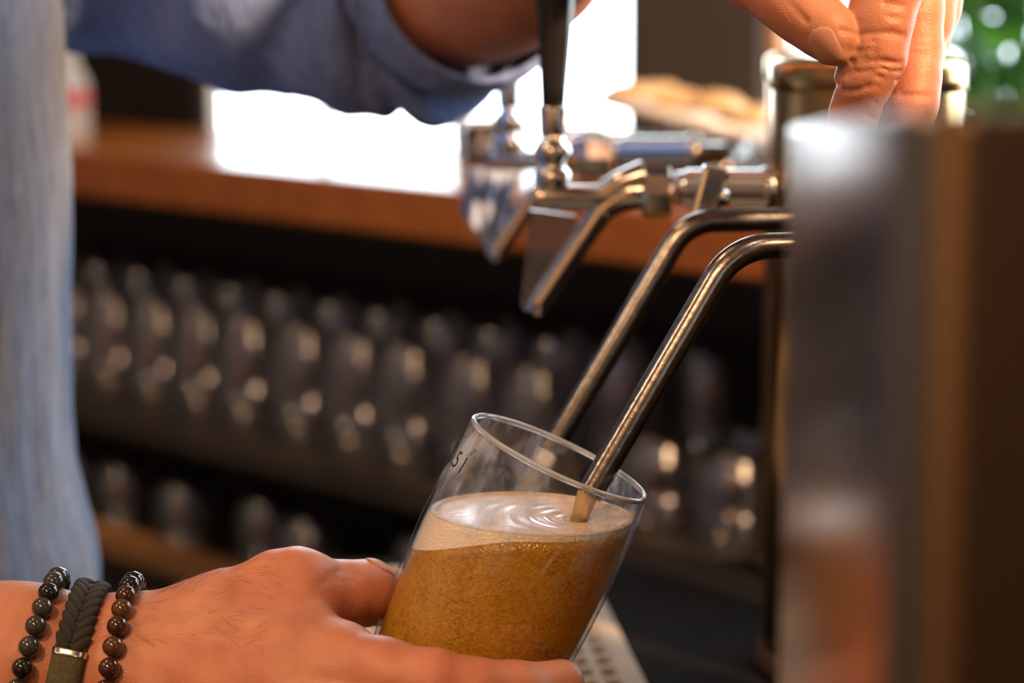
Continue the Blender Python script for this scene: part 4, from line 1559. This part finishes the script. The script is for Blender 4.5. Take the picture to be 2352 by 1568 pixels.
# ================================================================== THINGS ON THE LEDGE AND BEYOND
# row of amber glasses
for i, (s, n) in enumerate(((0.155, .11), (0.205, .075), (0.265, .10), (0.325, .08), (0.385, .105), (0.44, .075), (0.495, .105), (0.55, .075), (0.605, .105), (0.66, .075))):
    pr = [(.020, 0.0), (.024, .001), (.026, .012), (.028, .045), (.026, .045), (.024, .012), (.0, .008), (0, 0)]
    o = lathe('amber_glass', pr, 'amberglass', None, 28, closed=True)
    o.location = B(s, n, LEDGE_Z)
    tag(o, 'small amber tinted glass in the row on the ledge behind the taps', 'glass', 'amber glasses on the ledge')

# tray with baked pieces, leaning on the glasses
tc = P(1600, 272, 1.86)
tr = thing('serving_tray', 'pale oval tray of golden baked pieces on the ledge behind the taps', 'tray', tc)
tilt = Matrix.Rotation(math.radians(13), 4, 'Y')
bm = bmesh.new()
V, F = [], []
for (rx, ry, z) in ((.001, .001, -.004), (.072, .04, -.004), (.082, .048, .004), (.085, .050, .004), (.074, .042, -.0065), (.001, .001, -.0065)):
    for k in range(40):
        a = 2 * math.pi * k / 40
        V.append(tilt @ Vector((rx * math.cos(a), ry * math.sin(a), z)))
for i in range(5):
    for k in range(40):
        F.append((i * 40 + k, i * 40 + (k + 1) % 40, (i + 1) * 40 + (k + 1) % 40, (i + 1) * 40 + k))
mesh_obj('tray_dish', V, F, 'porcelain', tr)
lathe('tray_foot', [(0, -.005), (.02, -.005), (.014, -.02), (.03, -.037 + 0), (.03, tc.z * 0 - .0375), (0, -.0375)], 'porcelain', tr, 32)
bm.free()
bread_bm = bmesh.new(); bmesh.ops.create_uvsphere(bread_bm, u_segments=20, v_segments=12, radius=1.0)
for v in bread_bm.verts:
    v.co *= 1 + .06 * math.sin(v.co.x * 7 + v.co.y * 5)
    if v.co.z < -.3: v.co.z = -.3
bread_me = bpy.data.meshes.new('baked_roll'); bread_bm.to_mesh(bread_me); bread_bm.free()
bread_me.polygons.foreach_set('use_smooth', [True] * len(bread_me.polygons)); bread_me.materials.append(M['bread'])
for i, (x, y, z, sx, sz, rz) in enumerate(((-.048, 0, .002, .022, .010, .3), (-.012, .004, .002, .026, .013, 1.1), (.040, .006, .002, .026, .013, 2.0), (.014, -.016, .008, .024, .012, .7), (-.030, .016, .006, .020, .010, 2.6))):
    o = bpy.data.objects.new('baked_roll', bread_me); COL.objects.link(o)
    o.location = tc + Vector((x, y, z - x * .23 + .005)); o.scale = (sx, .022, sz); o.rotation_euler = (0, .1, rz)
    tag(o, 'golden baked roll heaped on the pale oval tray', 'bread roll', 'baked rolls on the tray')

# carton and bottle at the left end of the ledge
bx = thing('drink_carton', 'white carton with red band on the ledge behind the shirt', 'carton', B(-0.452, .10, LEDGE_Z))
lathe('carton_body', [(0, 0), (.024, 0), (.024, .045), (0, .045)], 'white_box', bx, 4, smooth=False)
lathe('carton_band', [(.0245, .028), (.0245, .045)], 'red_print', bx, 4, smooth=False)
lathe('carton_top', [(.024, .045), (.022, .055), (.013, .072), (.013, .10), (0, .10)], 'white_box', bx, 4, smooth=False)


# plants outside the right window
def plant(loc, h, spread, nleaf, mat, label, seed):
    rnd = random.Random(seed)
    t = thing('potted_plant', label, 'plant', loc)
    lathe('pot', [(0, 0), (.07, 0), (.09, .14), (.095, .14), (.095, .155), (.082, .155), (.08, .13), (0, .13)], 'pot', t, 32)
    V, F = [], []
    sv, sf_ = [], []
    for i in range(nleaf):
        an = rnd.random() * 6.28; hh = .16 + h * rnd.random() ** .8
        rr = spread * rnd.random() ** .5
        base = Vector((math.cos(an) * rr * .4, math.sin(an) * rr * .4, hh))
        dirv = Vector((math.cos(an), math.sin(an), rnd.uniform(-.4, .9))).normalized()
        side = dirv.cross(Vector((0, 0, 1))).normalized(); up = side.cross(dirv)
        L = rnd.uniform(.06, .13); W = L * rnd.uniform(.2, .32)
        o0 = len(V)
        for j in range(6):
            u_ = j / 5
            ww = W * math.sin(math.pi * min(1, u_ * .92 + .06)) ** .8
            cpt = base + dirv * L * u_ - Vector((0, 0, 1)) * L * .35 * u_ * u_
            V += [cpt - side * ww + up * ww * .3, cpt, cpt + side * ww + up * ww * .3]
        for j in range(5):
            for m_ in range(2):
                q_ = o0 + j * 3 + m_
                F.append((q_, q_ + 1, q_ + 4, q_ + 3))
        if i % 6 == 0:
            v, f = tube_data([(Vector((rnd.uniform(-.02, .02), rnd.uniform(-.02, .02), .12)), .004), (base * .6 + Vector((0, 0, .05)), .003), (base, .002)], 6)
            o1 = len(sv); sv += v; sf_ += [tuple(a + o1 for a in q_) for q_ in f]
    fo = mesh_obj('foliage', V, F, mat, t); tag(fo, kind='stuff')
    mesh_obj('stems', sv, sf_, 'leaf', t)
    return t


shelf_o = box('planter_wall', -0.5, 2.3, WOFF + 0.16, WOFF + 0.9, 0, 0.82, 'wall', mat4=BACK)
tag(shelf_o, kind='structure')
plant(B(0.31, WOFF + .36, .82), .62, .17, 260, 'leaf', 'leafy green plant outside the window right of the hand', 1)
plant(B(0.36, WOFF + .72, .82), .80, .20, 260, 'leaf2', 'light green plant behind the leafy one outside the right window', 2)
plant(B(-0.10, WOFF + .52, .82), .46, .12, 120, 'leaf2', 'light green plant outside the window left of the hand', 3)

# ------------------------------------------------------------------ pieces of parts hang on their part
bpy.context.view_layer.update()
SUB = {'volume_mark': 'glass_wall', 'rim': 'glass_wall', 'bubble': 'foam_surface', 'spout_mouth': 'spout', 'lever_stem': 'lever', 'blade_knob': 'tap_blade',
       'ferrule': 'handle', 'barrel_tail': 'barrel', 'carton_band': 'carton_body', 'clasp_ring': 'clasp_tube'}
for o in list(COL.objects):
    base = o.name.split('.')[0]
    if base in SUB and o.parent is not None:
        for sib in o.parent.children:
            if sib.name.split('.')[0] == SUB[base]:
                mw = o.matrix_world.copy()
                o.parent = sib
                o.matrix_parent_inverse = sib.matrix_world.inverted()
                o.matrix_world = mw
                break
